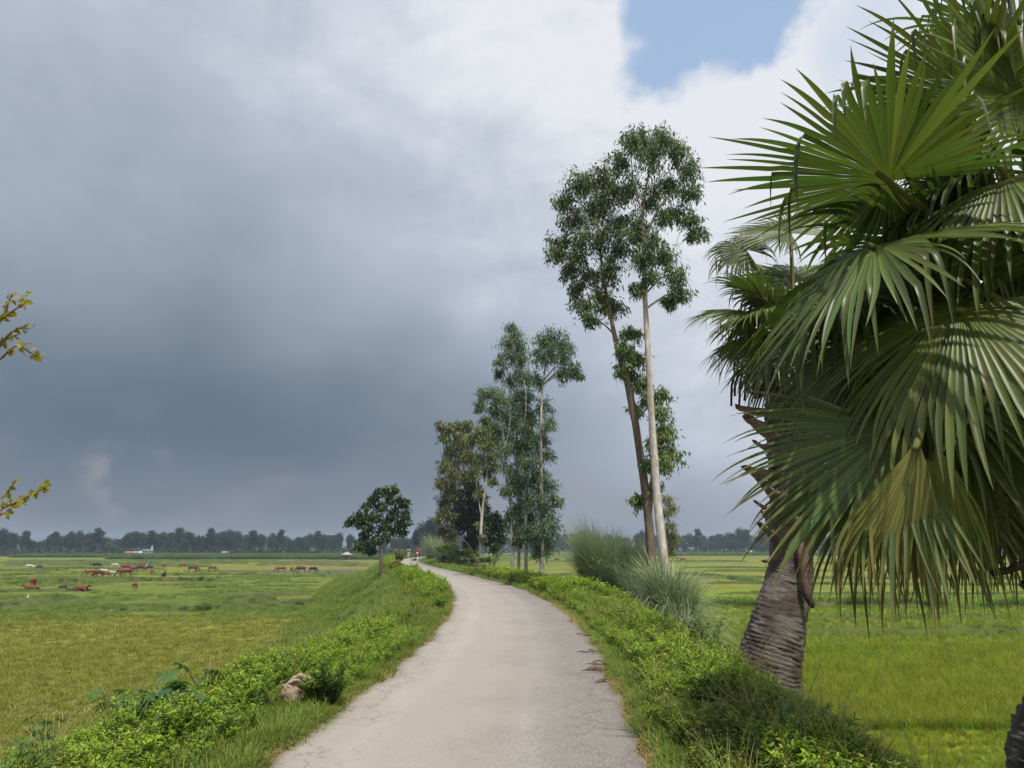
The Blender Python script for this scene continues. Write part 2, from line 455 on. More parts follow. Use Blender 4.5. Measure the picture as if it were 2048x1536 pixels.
def build_road():
    y = np.concatenate([np.arange(-40, 0, 1.0), np.arange(0, 40, .12), np.arange(40, 320, .8)])
    n = len(y); u = np.concatenate([[-1.0], np.linspace(-.985, .985, 15), [1.0]])
    s = np.interp(y, _ys, _sl); nx = 1 / np.sqrt(1 + s * s); ny = -s * nx
    hw = 1.43
    eL = (fbm(y * .9, y * 0 + 3, 4) - .5) * .34 + (fbm(y * 5, y * 0 + 8, 3) - .5) * .14
    eR = (fbm(y * .9, y * 0 + 13, 4) - .5) * .34 + (fbm(y * 5, y * 0 + 18, 3) - .5) * .14
    dd = u[None] * hw + np.where(u < 0, -eL[:, None], eR[:, None]) * np.abs(u)[None]
    X = road_x(y)[:, None] + dd * nx[:, None]; Y = y[:, None] + dd * ny[:, None]
    Z = .018 * (1 - u[None] ** 2) + (fbm(X * .6, Y * .6, 3) - .5) * .02
    Z = np.where(np.abs(u)[None] >= .999, Z - .09, Z)
    m = len(u); i = np.arange(n - 1)[:, None] * m; j = np.arange(m - 1)[None]
    F = np.stack([i + j, i + j + 1, i + m + j + 1, i + m + j], -1).reshape(-1, 4)
    U = np.broadcast_to(u[None], X.shape)
    me = mesh('road', np.stack([X, Y, Z], -1).reshape(-1, 3), F, M_road, None, True,
              {'edge': np.abs(U).ravel(), 'side': U.ravel()})
    tag(obj('road', me), kind='structure')
build_road()
# pond
a = np.linspace(0, 2 * PI, 49)[:-1]
pv = np.stack([pond_c[0] + 23 * np.cos(a), pond_c[1] + 9.3 * np.sin(a), np.full(48, FIELD - .20)], -1)
me = bpy.data.meshes.new('pond_water'); me.from_pydata(pv.tolist(), [], [list(range(48))]); me.materials.append(M_water)
tag(obj('pond_water', me), kind='structure')

# earth bunds between the plots
BUNDS = [([(0, 1168), (170, 1167), (300, 1162), (470, 1164)], .42, .9, .45), ([(-120, 1226), (0, 1219), (80, 1208), (157, 1194)], .38, 1.1, .5),
    ([(150, 1224), (400, 1221), (660, 1206)], .25, .7, .3), ([(0, 1132), (250, 1131), (420, 1134)], .45, 1.0, .4), ([(-100, 1156), (0, 1152), (110, 1147)], .3, .8, .2),
    ([(430, 1204), (500, 1203), (560, 1207)], .3, 1.0, .7), ([(0, 1124), (350, 1123), (720, 1126)], .5, 1.1, .2), ([(-60, 1143), (140, 1142)], .4, .9, .2),
    ([(350, 1176), (640, 1172)], .18, .6, .2), ([(520, 1131), (600, 1129), (740, 1133)], .8, 2.6, 1.0), ([(490, 1188), (680, 1184)], .15, .6, .2),
    ([(1340, 1149), (1400, 1151), (1526, 1166)], .4, .9, .25), ([(1405, 1167), (1530, 1168), (2100, 1172)], .25, .7, .2), ([(1405, 1212), (1650, 1213), (2120, 1217)], .35, 1.0, .5),
    ([(1400, 1268), (1700, 1267), (2120, 1266)], .22, .6, .3), ([(1600, 1240), (2100, 1235)], .15, .5, .3), ([(1080, 1152), (1160, 1151)], .3, .8, .2),
    ([(-50, 1128), (200, 1127), (500, 1128)], .4, 1.0, .2), ([(60, 1137), (330, 1139)], .35, .8, .2), ([(-50, 1161), (120, 1158), (330, 1156)], .25, .8, .3), ([(440, 1156), (720, 1152)], .25, .8, .3), ([(300, 1151), (560, 1150)], .25, .8, .2), ([(380, 1192), (640, 1190)], .22, .8, .5), ([(0, 1185), (200, 1182)], .25, .9, .3), ([(1420, 1188), (1700, 1190), (2100, 1188)], .22, .7, .3), ([(1400, 1157), (2100, 1158)], .3, .8, .2), ([(1400, 1143), (2100, 1142)], .3, .8, .2), ([(1090, 1124), (1500, 1124)], .5, 1.2, .25), ([(1620, 1128), (2100, 1130)], .45, 1.2, .3), ([(1360, 1136), (1560, 1137)], .35, .9, .2)]
bund_paths = []
for pts, h, w, soil in BUNDS:
    P = np.array([gz(x, y, FIELD)[:2] for x, y in pts])
    seg = np.r_[0, np.cumsum(np.linalg.norm(np.diff(P, axis=0), axis=1))]
    n = int(max(12, min(160, seg[-1] / .35)))
    q = np.linspace(0, seg[-1], n)
    x = np.interp(q, seg, P[:, 0]); y = np.interp(q, seg, P[:, 1])
    x += (fbm(q * .12 + h * 99, q * 0 + 5, 3) - .5) * 1.4; y += (fbm(q * .12 + h * 99, q * 0 + 55, 3) - .5) * 1.6
    tx, ty = np.gradient(x), np.gradient(y); L = np.hypot(tx, ty); nx, ny = -ty / L, tx / L
    hh = h * (.55 + .9 * fbm(q * .5, q * 0 + h * 50, 3)) * np.minimum(1, np.minimum(np.arange(n), np.arange(n)[::-1]) / 4.0)
    U = np.array([-1, -.6, -.25, .25, .6, 1]); Hh = np.array([-.12, .5, .95, 1, .55, -.12])
    V = np.zeros((n, 6, 3)); ww = w * (.8 + .5 * fbm(q * .4, q * 0 + 9, 3))
    V[..., 0] = x[:, None] + nx[:, None] * U * ww[:, None]; V[..., 1] = y[:, None] + ny[:, None] * U * ww[:, None]
    V[..., 2] = FIELD + hh[:, None] * Hh - (Hh < 0) * .1 + (rng.random((n, 6)) - .5) * .05
    i = np.arange(n - 1)[:, None] * 6; j = np.arange(5)[None]
    F = np.stack([i + j, i + 6 + j, i + 7 + j, i + j + 1], -1).reshape(-1, 4)
    c = lerp(C_dgreen * .95, C_mud * 1.2, (np.clip(soil * 1.6 * (fbm(V[..., 0] * .9, V[..., 1] * .9, 3) - .25), 0, 1))[..., None]).reshape(-1, 3)
    tag(obj('field_bund', mesh('field_bund', V.reshape(-1, 3), F[:, ::-1], M_ground, c, True)), kind='structure')
    bund_paths.append((x, y, FIELD + hh * .85, ww, soil))

# ------------------------------------------------------------------ plant geometry
def tube(P, R, sides=6, wob=0.0, cap=True):
    P = np.asarray(P, float); R = np.broadcast_to(np.asarray(R, float), (len(P),))
    T = unit(np.gradient(P, axis=0)); ref = np.array([0, 0, 1.0]) if abs(T[0, 2]) < .9 else np.array([1.0, 0, 0])
    a = np.linspace(0, 2 * PI, sides + 1)[:-1]; V = []
    S = unit(np.cross(T[0], ref))
    for p, t, r in zip(P, T, R):
        S = unit(S - t * np.dot(S, t)); B = np.cross(t, S)
        rr = r * (1 + wob * (rng.random(sides) - .5))
        V.append(p + (np.cos(a)[:, None] * S + np.sin(a)[:, None] * B) * rr[:, None])
    V = np.concatenate(V); n = len(P)
    i = np.arange(n - 1)[:, None] * sides; j = np.arange(sides)[None]; k = (j + 1) % sides
    F = np.stack([i + j, i + k, i + sides + k, i + sides + j], -1).reshape(-1, 4)
    Fs = [F]
    if cap:
        V = np.concatenate([V, P[:1], P[-1:]]); m = n * sides
        j = np.arange(sides); k = (j + 1) % sides
        Fs.append(np.concatenate([np.stack([np.full(sides, m), k, j], -1), np.stack([np.full(sides, m + 1), j + m - sides, k + m - sides], -1)]))
    return V, Fs
def curve(P, n=12):
    """smooth resample of a polyline (Catmull-Rom)"""
    P = np.asarray(P, float); P = np.concatenate([[2 * P[0] - P[1]], P, [2 * P[-1] - P[-2]]])
    out = []
    m = len(P) - 3; ts = np.linspace(0, m, n)
    for t in ts:
        i = min(int(t), m - 1); u = t - i
        a, b, c, d = P[i:i + 4]
        out.append(.5 * ((2 * b) + (c - a) * u + (2 * a - 5 * b + 4 * c - d) * u * u + (3 * b - a - 3 * c + d) * u ** 3))
    return np.array(out)
def kites(P, D, L, Wd, fold=.25, N=None, mid=.42):
    """folded four-point leaves: base, two sides, tip"""
    n = len(P); D = unit(D)
    N = rand_unit(n) if N is None else N
    S = unit(np.cross(D, N)); U = np.cross(S, D)
    L = np.broadcast_to(L, (n,))[:, None]; Wd = np.broadcast_to(Wd, (n,))[:, None]
    m = P + D * L * mid
    V = np.stack([P, m + S * Wd * .5 + U * Wd * fold, P + D * L, m - S * Wd * .5 + U * Wd * fold], 1)
    b = np.arange(n)[:, None] * 4
    F = np.concatenate([b + [0, 1, 2], b + [0, 2, 3]])
    return V.reshape(-1, 3), F
def ovals(P, D, L, Wd, N, droop=.15):
    """broader leaf: six points and a sunk midrib, tip bent down"""
    n = len(P); D = unit(D); S = unit(np.cross(D, N)); U = np.cross(S, D)
    L = np.broadcast_to(L, (n,))[:, None]; Wd = np.broadcast_to(Wd, (n,))[:, None]
    a = P + D * L * .28; b = P + D * L * .62 - U * L * droop * .35; tip = P + D * L - U * L * droop
    V = np.stack([P, a + S * Wd * .46 + U * Wd * .14, b + S * Wd * .40 + U * Wd * .12, tip, b - S * Wd * .40 + U * Wd * .12, a - S * Wd * .46 + U * Wd * .14, (a + b) / 2], 1)
    o = np.arange(n)[:, None] * 7
    F = np.concatenate([o + [0, 1, 6], o + [1, 2, 6], o + [2, 3, 6], o + [3, 4, 6], o + [4, 5, 6], o + [5, 0, 6]])
    return V.reshape(-1, 3), F
def rep(c, k): return np.repeat(np.asarray(c), k, axis=0)
def jcol(base, n, amt=.3, hue=.12):
    """n colours around a base colour"""
    k = 1 + (rng.random((n, 1)) - .5) * 2 * amt
    h = 1 + (rng.random((n, 3)) - .5) * 2 * hue
    return np.asarray(base)[None] * k * h
def blades(n, rad, h, w, lean, col, segs=3, tipcol=None, hvar=.4, curl=1.0):
    """a tuft of n grass blades rising from a disc"""
    r = rad * np.sqrt(rng.random(n)); a = rng.random(n) * 2 * PI
    P = np.stack([r * np.cos(a), r * np.sin(a), np.zeros(n) - .02], -1)
    a2 = a + (rng.random(n) - .5) * 2.2
    out = np.stack([np.cos(a2), np.sin(a2), np.zeros(n)], -1)
    L = h * (1 - hvar + 2 * hvar * rng.random(n)); le = lean * (.4 + 1.2 * rng.random(n))
    t = np.linspace(0, 1, segs + 1)
    V = np.zeros((n, segs, 2, 3)); tip = None
    S = np.stack([-np.sin(a2), np.cos(a2), np.zeros(n)], -1)
    pts = []
    for q in t:
        ang = le * (q ** curl)
        pts.append(P + L[:, None] * (out * (np.sin(ang) * q)[:, None] + np.array([0, 0, 1]) * (np.cos(ang) * q)[:, None]))
    for i in range(segs):
        ww = w * (1 - (t[i]) ** 2 * .8) * (.5 + rng.random(n) * .0 + .5)
        V[:, i, 0] = pts[i] - S * (ww * .5)[:, None] if np.ndim(ww) else pts[i] - S * ww * .5
        V[:, i, 1] = pts[i] + S * (ww * .5)[:, None] if np.ndim(ww) else pts[i] + S * ww * .5
    nv = segs * 2 + 1
    VV = np.concatenate([V.reshape(n, -1, 3), pts[-1][:, None]], 1)
    o = np.arange(n)[:, None] * nv; F4 = []
    for i in range(segs - 1): F4.append(o + [2 * i, 2 * i + 1, 2 * i + 3, 2 * i + 2])
    F3 = o + [2 * segs - 2, 2 * segs - 1, 2 * segs]
    c = jcol(col, n, .28, .10)[:, None, :].repeat(nv, 1)
    if tipcol is not None:
        f = np.concatenate([np.repeat(t[:-1], 2), [1.0]])[None, :, None] ** 2
        c = c * (1 - f) + np.asarray(tipcol) * f
    return VV.reshape(-1, 3), ([np.concatenate(F4)] if F4 else []) + [F3], c.reshape(-1, 3)

PROTO = bpy.data.collections.new('plant_prototypes')
def proto_set(name, meshes):
    c = bpy.data.collections.new(name)
    for i, me in enumerate(meshes):
        o = bpy.data.objects.new('%s_%02d' % (name, i), me); c.objects.link(o)
    return c
def scatter(name, P, coll, n_kinds, label, cat, smin=.7, smax=1.3, tilt=.15, scale=None, idx=None):
    n = len(P)
    me = bpy.data.meshes.new(name); me.vertices.add(n); me.vertices.foreach_set('co', np.asarray(P, np.float32).ravel())
    rot = np.stack([(rng.random(n) - .5) * 2 * tilt, (rng.random(n) - .5) * 2 * tilt, rng.random(n) * 2 * PI], -1)
    a = me.attributes.new('rot', 'FLOAT_VECTOR', 'POINT'); a.data.foreach_set('vector', rot.astype(np.float32).ravel())
    s = smin + (smax - smin) * rng.random(n)
    if scale is not None: s = s * scale
    a = me.attributes.new('scl', 'FLOAT', 'POINT'); a.data.foreach_set('value', s.astype(np.float32))
    a = me.attributes.new('idx', 'INT', 'POINT'); a.data.foreach_set('value', (rng.integers(0, n_kinds, n) if idx is None else idx).astype(np.int32))
    o = obj(name, me); tag(o, label, cat, kind='stuff')
    g = bpy.data.node_groups.new(name + '_spread', 'GeometryNodeTree')
    g.interface.new_socket('Geometry', in_out='INPUT', socket_type='NodeSocketGeometry')
    g.interface.new_socket('Geometry', in_out='OUTPUT', socket_type='NodeSocketGeometry')
    gi = g.nodes.new('NodeGroupInput'); go = g.nodes.new('NodeGroupOutput')
    ip = g.nodes.new('GeometryNodeInstanceOnPoints'); ci = g.nodes.new('GeometryNodeCollectionInfo')
    ci.inputs['Collection'].default_value = coll; ci.inputs['Separate Children'].default_value = True; ci.inputs['Reset Children'].default_value = True
    def na(nm, ty):
        x = g.nodes.new('GeometryNodeInputNamedAttribute'); x.data_type = ty; x.inputs[0].default_value = nm; return x.outputs[0]
    er = g.nodes.new('FunctionNodeEulerToRotation')
    g.links.new(na('rot', 'FLOAT_VECTOR'), er.inputs[0])
    g.links.new(gi.outputs[0], ip.inputs['Points']); g.links.new(ci.outputs[0], ip.inputs['Instance'])
    ip.inputs['Pick Instance'].default_value = True
    g.links.new(na('idx', 'INT'), ip.inputs['Instance Index']); g.links.new(er.outputs[0], ip.inputs['Rotation'])
    g.links.new(na('scl', 'FLOAT'), ip.inputs['Scale']); g.links.new(ip.outputs[0], go.inputs[0])
    md = o.modifiers.new('spread', 'NODES'); md.node_group = g
    return o
# points seen by the camera, denser close by (photo-space density is roughly even)
def view_points(n, ymin, ymax, xmin, xmax, power=1.6):
    """n random ground points; density falls with distance"""
    u = rng.random(n); e = 1 - power
    y = (ymin ** e + u * (ymax ** e - ymin ** e)) ** (1 / e) if abs(e) > 1e-3 else ymin * (ymax / ymin) ** u
    lo = np.maximum(xmin, -.74 * y - 1.0); hi = np.minimum(xmax, .74 * y + 1.0)
    x = lo + (hi - lo) * rng.random(n)
    k = hi > lo
    return x[k], y[k]
def verge_points(n, ymin, ymax, dmin, dmax, power=1.3):
    u = rng.random(n); e = 1 - power
    y = (ymin ** e + u * (ymax ** e - ymin ** e)) ** (1 / e)
    d = dmin + (dmax - dmin) * rng.random(n)
    s = np.interp(y, _ys, _sl); k = 1 / np.sqrt(1 + s * s)
    x = road_x(y) + d * k; y2 = y - d * s * k
    v = np.abs(x) < .76 * y2 + 1.2
    return x[v], y2[v], d[v]

# --- prototypes
G_lush = np.array([.100, .168, .042]); G_weed = np.array([.165, .285, .028]); G_dark = np.array([.055, .115, .022]); G_yel = np.array([.20, .235, .030])
G_dry = np.array([.46, .34, .17])
tufts = []
for i in range(5):
    V, F, c = blades(34, .11, .13, .006, 1.0, G_lush * (1 + .12 * i), 3, G_yel, .45)
    tufts.append(mesh('grass_tuft', V, F, M_grass, c))
for i in range(3):                                            # dry edge tufts
    V, F, c = blades(22, .09, .09, .007, 1.35, lerp(G_dry, G_yel, .25 * i), 3, G_dry, .5)
    tufts.append(mesh('dry_tuft', V, F, M_grass, c))
C_tuft = proto_set('grass_tuft', tufts)
def leafy(nst, h, spread, nl, L, Wd, col, tip, droop=.2, up=.35):
    """a herb: nst stems with nl leaves each"""
    A = Acc()
    for s in range(nst):
        a = rng.random() * 2 * PI; r = spread * (.3 + .7 * rng.random())
        hh = h * (.6 + .5 * rng.random())
        P = curve([(0.03 * math.cos(a), .03 * math.sin(a), -.03), (r * .45 * math.cos(a), r * .45 * math.sin(a), hh * .6), (r * math.cos(a + .3), r * math.sin(a + .3), hh)], 6)
        V, F = tube(P, np.linspace(.006, .002, 6), 3, cap=False); A.add(V, F, np.array([.09, .10, .03]))
        t = np.sort(rng.random(nl)) ** .7; k = np.clip((t * 5).astype(int), 0, 4); u = (t * 5 - k)[:, None]
        B = P[k] * (1 - u) + P[k + 1] * u
        az = np.arange(nl) * 2.4 + rng.random(nl)
        D = np.stack([np.cos(az), np.sin(az), up + .5 * (rng.random(nl) - .4) + t * .4], -1)
        N = np.tile([0, 0, 1.0], (nl, 1)) + rng.normal(size=(nl, 3)) * .25
        l = L * (.6 + .6 * rng.random(nl)) * (1.15 - .5 * t)
        V, F = ovals(B, D, l, l * Wd, N, droop)
        c = jcol(col, nl, .28, .10); c = lerp(c, np.asarray(tip) * (1 + .3 * (rng.random((nl, 1)) - .5)), (t ** 2)[:, None] * .7)
        A.add(V, F, rep(c, 7))
    return A
weeds = []
for i in range(4): weeds.append(leafy(9, .36, .20, 18, .070, .38, G_weed, [.32, .44, .04]).mesh('weed', M_leaf))
for i in range(3): weeds.append(leafy(12, .27, .23, 22, .036, .45, G_weed * 1.05, [.36, .43, .05], .1).mesh('weed', M_leaf))
for i in range(3): weeds.append(leafy(6, .40, .22, 18, .09, .30, G_dark * 1.6, [.14, .25, .04], .3, .1).mesh('weed', M_leaf))
for i in range(2): weeds.append(leafy(5, .20, .20, 10, .12, .75, G_dark * 1.5, [.12, .21, .03], .2, .5).mesh('weed', M_leaf))
for i in range(3):
    V, F, c = blades(26, .12, .62, .008, .55, [[.15, .22, .04], [.20, .23, .06], [.11, .19, .04]][i], 4, [.42, .36, .18], .45); weeds.append(mesh('weed', V, F, M_grass, c))
for i in range(2): weeds.append(leafy(6, .42, .22, 9, .05, .3, [.20, .14, .07], [.30, .20, .10], .5).mesh('weed', M_leaf))
C_weed = proto_set('weed', weeds)
stub = []
for i in range(5):
    V, F, c = blades(20, .10, .12, .010, 1.0, [C_olive * 1.25, C_stub * 1.2, [.42, .36, .17], C_green * 1.4, C_stub * 1.15][i], 2, [[.28, .28, .07], [.40, .36, .15], [.62, .54, .30], C_yel * 1.2, [.46, .40, .18]][i], .5)
    stub.append(mesh('stubble_tuft', V, F, M_grass, c))
C_stubs = proto_set('stubble_tuft', stub)
rice = []
for i in range(4):
    V, F, c = blades(26, .09, .30, .007, .55, [C_rice * .95, C_rice * 1.15, C_green, C_rice * 1.05][i], 3, C_yel * 1.15, .3)
    rice.append(mesh('rice_tuft', V, F, M_grass, c))
C_ricec = proto_set('rice_tuft', rice)
tallg = []
for i in range(3):
    V, F, c = blades(60, .30, .55, .016, .9, [G_dark * 1.1, G_lush * .65, G_dark * 1.4][i], 3, [.14, .19, .05], .4)
    tallg.append(mesh('rough_grass', V, F, M_grass, c))
C_rough = proto_set('rough_grass', tallg)

# --- ground cover of the two verges
def cleared(x, y, spots):
    k = np.ones(len(x), bool)
    for sx, sy, r in spots: k &= (x - sx) ** 2 + (y - sy) ** 2 > r * r
    return k
CLEAR = []
for cpx, cpy, cr in ((62, 1540, .7), (245, 1470, .45), (320, 1478, .45), (40, 1560, .6), (603, 1408, .34), (596, 1425, .30), (796, 1137, 1.6), (800, 1143, 1.6), (884, 1130, 1.6), (892, 1132, 2.0), (899, 1134, 2.0), (890, 1136, 2.2), (898, 1139, 2.0)):
    h_ = hit(cpx, cpy); CLEAR.append((h_[0], h_[1], cr))
def side_cover():
    # short grass
    X = []; Y = []; S = []; I = []
    for sg, n0, dm in ((-1, 17000, 7.6), (1, 12000, 5.4)):
        x, y, d = verge_points(n0, 4.6, 26, 1.56, dm, 1.5)
        if sg < 0:
            s = np.interp(y, _ys, _sl); k = 1 / np.sqrt(1 + s * s); x = road_x(y) - d * k
        X.append(x); Y.append(y); S.append(np.full(len(x), 1.0)); I.append(rng.integers(0, 5, len(x)))
        x, y, d = verge_points(9000, 24, 130, 1.55, dm + .8, 1.15)
        if sg < 0: x = 2 * road_x(y) - x
        X.append(x); Y.append(y); S.append(1 + y / 55); I.append(rng.integers(0, 5, len(x)))
        # dry fringe right at the asphalt
        x, y, d = verge_points(4200, 4.6, 45, 1.36, 1.66, 1.3)
        if sg < 0: x = 2 * road_x(y) - x
        X.append(x); Y.append(y); S.append(np.full(len(x), .9)); I.append(rng.integers(4, 8, len(x)))
    x, y, s, i = map(np.concatenate, (X, Y, S, I))
    k = np.abs(road_d(x, y)) > np.where(i > 4, 1.36, 1.50 + .28 * (fbm(x * 2.2, y * 2.2, 2) - .4))
    # thin the turf in the eroded patches
    x, y, s, i = x[k], y[k], s[k], i[k]
    scatter('verge_grass', np.stack([x, y, ground_z(x, y)], -1), C_tuft, 8, 'short green grass covering both banks of the road', 'grass', .7, 1.35, .2, s, i)
    # leafy weeds
    X = []; Y = []; S = []; I = []
    for sg, n0, n1, dm in ((-1, 17000, 6200, 7.4), (1, 12500, 4800, 5.4)):
        x, y, d = verge_points(n0, 4.8, 27, 1.62, dm, 1.35)
        if sg < 0: x = 2 * road_x(y) - x
        dens = fbm(x * .9 + 40 * sg, y * .9, 3)
        if sg < 0:
            front = np.interp(y, [5, 7.4, 8.6, 11, 27], [3.8, 2.8, 1.75, 1.6, 1.5])     # turf only beside the near road
            patch = fbm(x * .7 + 77, y * .7, 2)
            keep = ((d > front + (dens - .5) * 1.2) & (dens > .30) & ((patch > np.interp(y, [6, 9, 10.5], [.56, .50, .1])) | (d > 6.0))) | ((rng.random(len(x)) < .16) & (d > 1.9))
        else: keep = (d > 1.70 + (dens - .5) * .5) & (dens > .24)
        kind = np.where(fbm(x * .45 + 9, y * .45 + 3 * sg, 2) > (.52 if sg < 0 else .40), rng.integers(0, 4, len(x)), rng.integers(4, 7, len(x)))
        kind = np.where(rng.random(len(x)) < .15, rng.integers(7, 12, len(x)), kind)
        kind = np.where(rng.random(len(x)) < .05, rng.integers(12, 17, len(x)), kind)
        pass
        X.append(x[keep]); Y.append(y[keep]); I.append(kind[keep]); S.append(((.44 + .68 * dens) * (np.where(d > 2.7, .85, 1.15) if sg > 0 else 1.0) * np.where(d < 2.2, .7, 1.0) * (np.where(d > 3.4, .6, 1.0) if sg < 0 else 1.0))[keep])
        x, y, d = verge_points(n1, 25, 125, 1.7, dm + .6, 1.2)
        if sg < 0: x = 2 * road_x(y) - x
        dens = fbm(x * .4 + 40 * sg, y * .4, 3)
        keep = ((dens > .36) & (d < 3.0)) | ((dens > .60) & (d > 5)) if sg < 0 else (dens > .36)
        X.append(x[keep]); Y.append(y[keep]); I.append(rng.integers(0, 7, keep.sum())); S.append(((.7 + .85 * dens + y / 260) * (np.where(y > 48, .6, 1.0) if sg > 0 else np.where(d > 4, .5, 1.0)))[keep])
    x, y, s, i = map(np.concatenate, (X, Y, S, I))
    k = cleared(x, y, CLEAR); x, y, s, i = x[k], y[k], s[k], i[k]
    scatter('verge_weeds', np.stack([x, y, ground_z(x, y) - .01], -1), C_weed, 17, 'bright leafy weeds crowding both edges of the road', 'weeds', .7, 1.25, .15, s, i)
side_cover()
# --- crops in the near plots
x, y = view_points(34000, 12, 44, -60, 2, 1.5); k = (emb_t(x, y) > 1.0) & (road_d(x, y) < 0)
x, y = x[k], y[k]; n = fbm(x * .5, y * .5, 3); ii = np.where(rng.random(len(x)) < .12 + .5 * (n - .5), rng.integers(1, 5, len(x)), 0)
ii = np.where((rng.random(len(x)) < .40), 3, ii)
scatter('field_stubble', np.stack([x, y, ground_z(x, y)], -1), C_stubs, 5, 'olive stubble with pale straw in the near field beside the road', 'stubble', .6, 1.3, .25, .8 + y / 50, ii)
x, y = view_points(15000, 40, 130, -110, -2, 1.25); k = (emb_t(x, y) > 1.0) & (road_d(x, y) < 0)
x, y = x[k], y[k]
k = fbm(x * .2, y * .2, 3) > .47; x, y = x[k], y[k]
scatter('pasture_grass', np.stack([x, y, ground_z(x, y)], -1), C_tuft, 5, 'short grazed green grass of the pasture where the cattle feed', 'grass', .7, 1.4, .2, .8 + y / 70)
x, y = view_points(30000, 9, 60, 2, 50, 1.5); k = (emb_t(x, y) > 1.0) & (road_d(x, y) > 0)
x, y = x[k], y[k]; short = np.where(y < 16.6, .45, np.where(y < 30, 1.0, .6))
scatter('rice_crop', np.stack([x, y, ground_z(x, y)], -1), C_ricec, 4, 'bright green young rice in the paddies behind the palms', 'rice', .7, 1.25, .12, short * (.75 + y / 60))
X = []; Y = []; Z = []; S = []
for (bx, by, bz, bw, soil), dens in zip(bund_paths, [9, 7, 6, 4, 2, 3, 2, 2, 2, 1, 2, 3, 3, 12, 5, 3, 2, 2, 2, 3, 3, 3, 4, 4, 3, 3, 2, 1, 1, 1]):
    L = np.hypot(np.diff(bx), np.diff(by)).sum(); n = int(min(900, L * dens))
    q = rng.random(n) * (len(bx) - 1); k = q.astype(int); k = np.minimum(k, len(bx) - 2); u = q - k
    gx = bx[k] + (bx[k + 1] - bx[k]) * u + rng.normal(size=n) * .45; gy = by[k] + (by[k + 1] - by[k]) * u + rng.normal(size=n) * .45
    kk = fbm(gx * .25, gy * .25, 2) > .42
    X.append(gx[kk]); Y.append(gy[kk]); Z.append(bz[k][kk] - .12); S.append(np.full(kk.sum(), .9 if dens == 12 else .6))
x, y, z, s = map(np.concatenate, (X, Y, Z, S))
scatter('bund_grass', np.stack([x, y, np.minimum(z, FIELD + .3)], -1), C_rough, 3, 'rough dark grass along the low banks between the plots', 'grass', .5, 1.3, .2, s)
# pale tall crop before the far trees
X = []; Y = []
for x0, x1, y0, y1, n in ((-135, -52, 255, 300, 2600), (-60, -20, 250, 290, 1000), (60, 240, 380, 430, 2400), (-200, -120, 305, 320, 700)):
    X.append(x0 + (x1 - x0) * rng.random(n)); Y.append(y0 + (y1 - y0) * rng.random(n))
x, y = map(np.concatenate, (X, Y))
scatter('far_crop', np.stack([x, y, np.full(len(x), FIELD)], -1), C_rough, 3, 'pale tall crop standing in strips before the far trees', 'crop', 2.6, 3.6, .1)

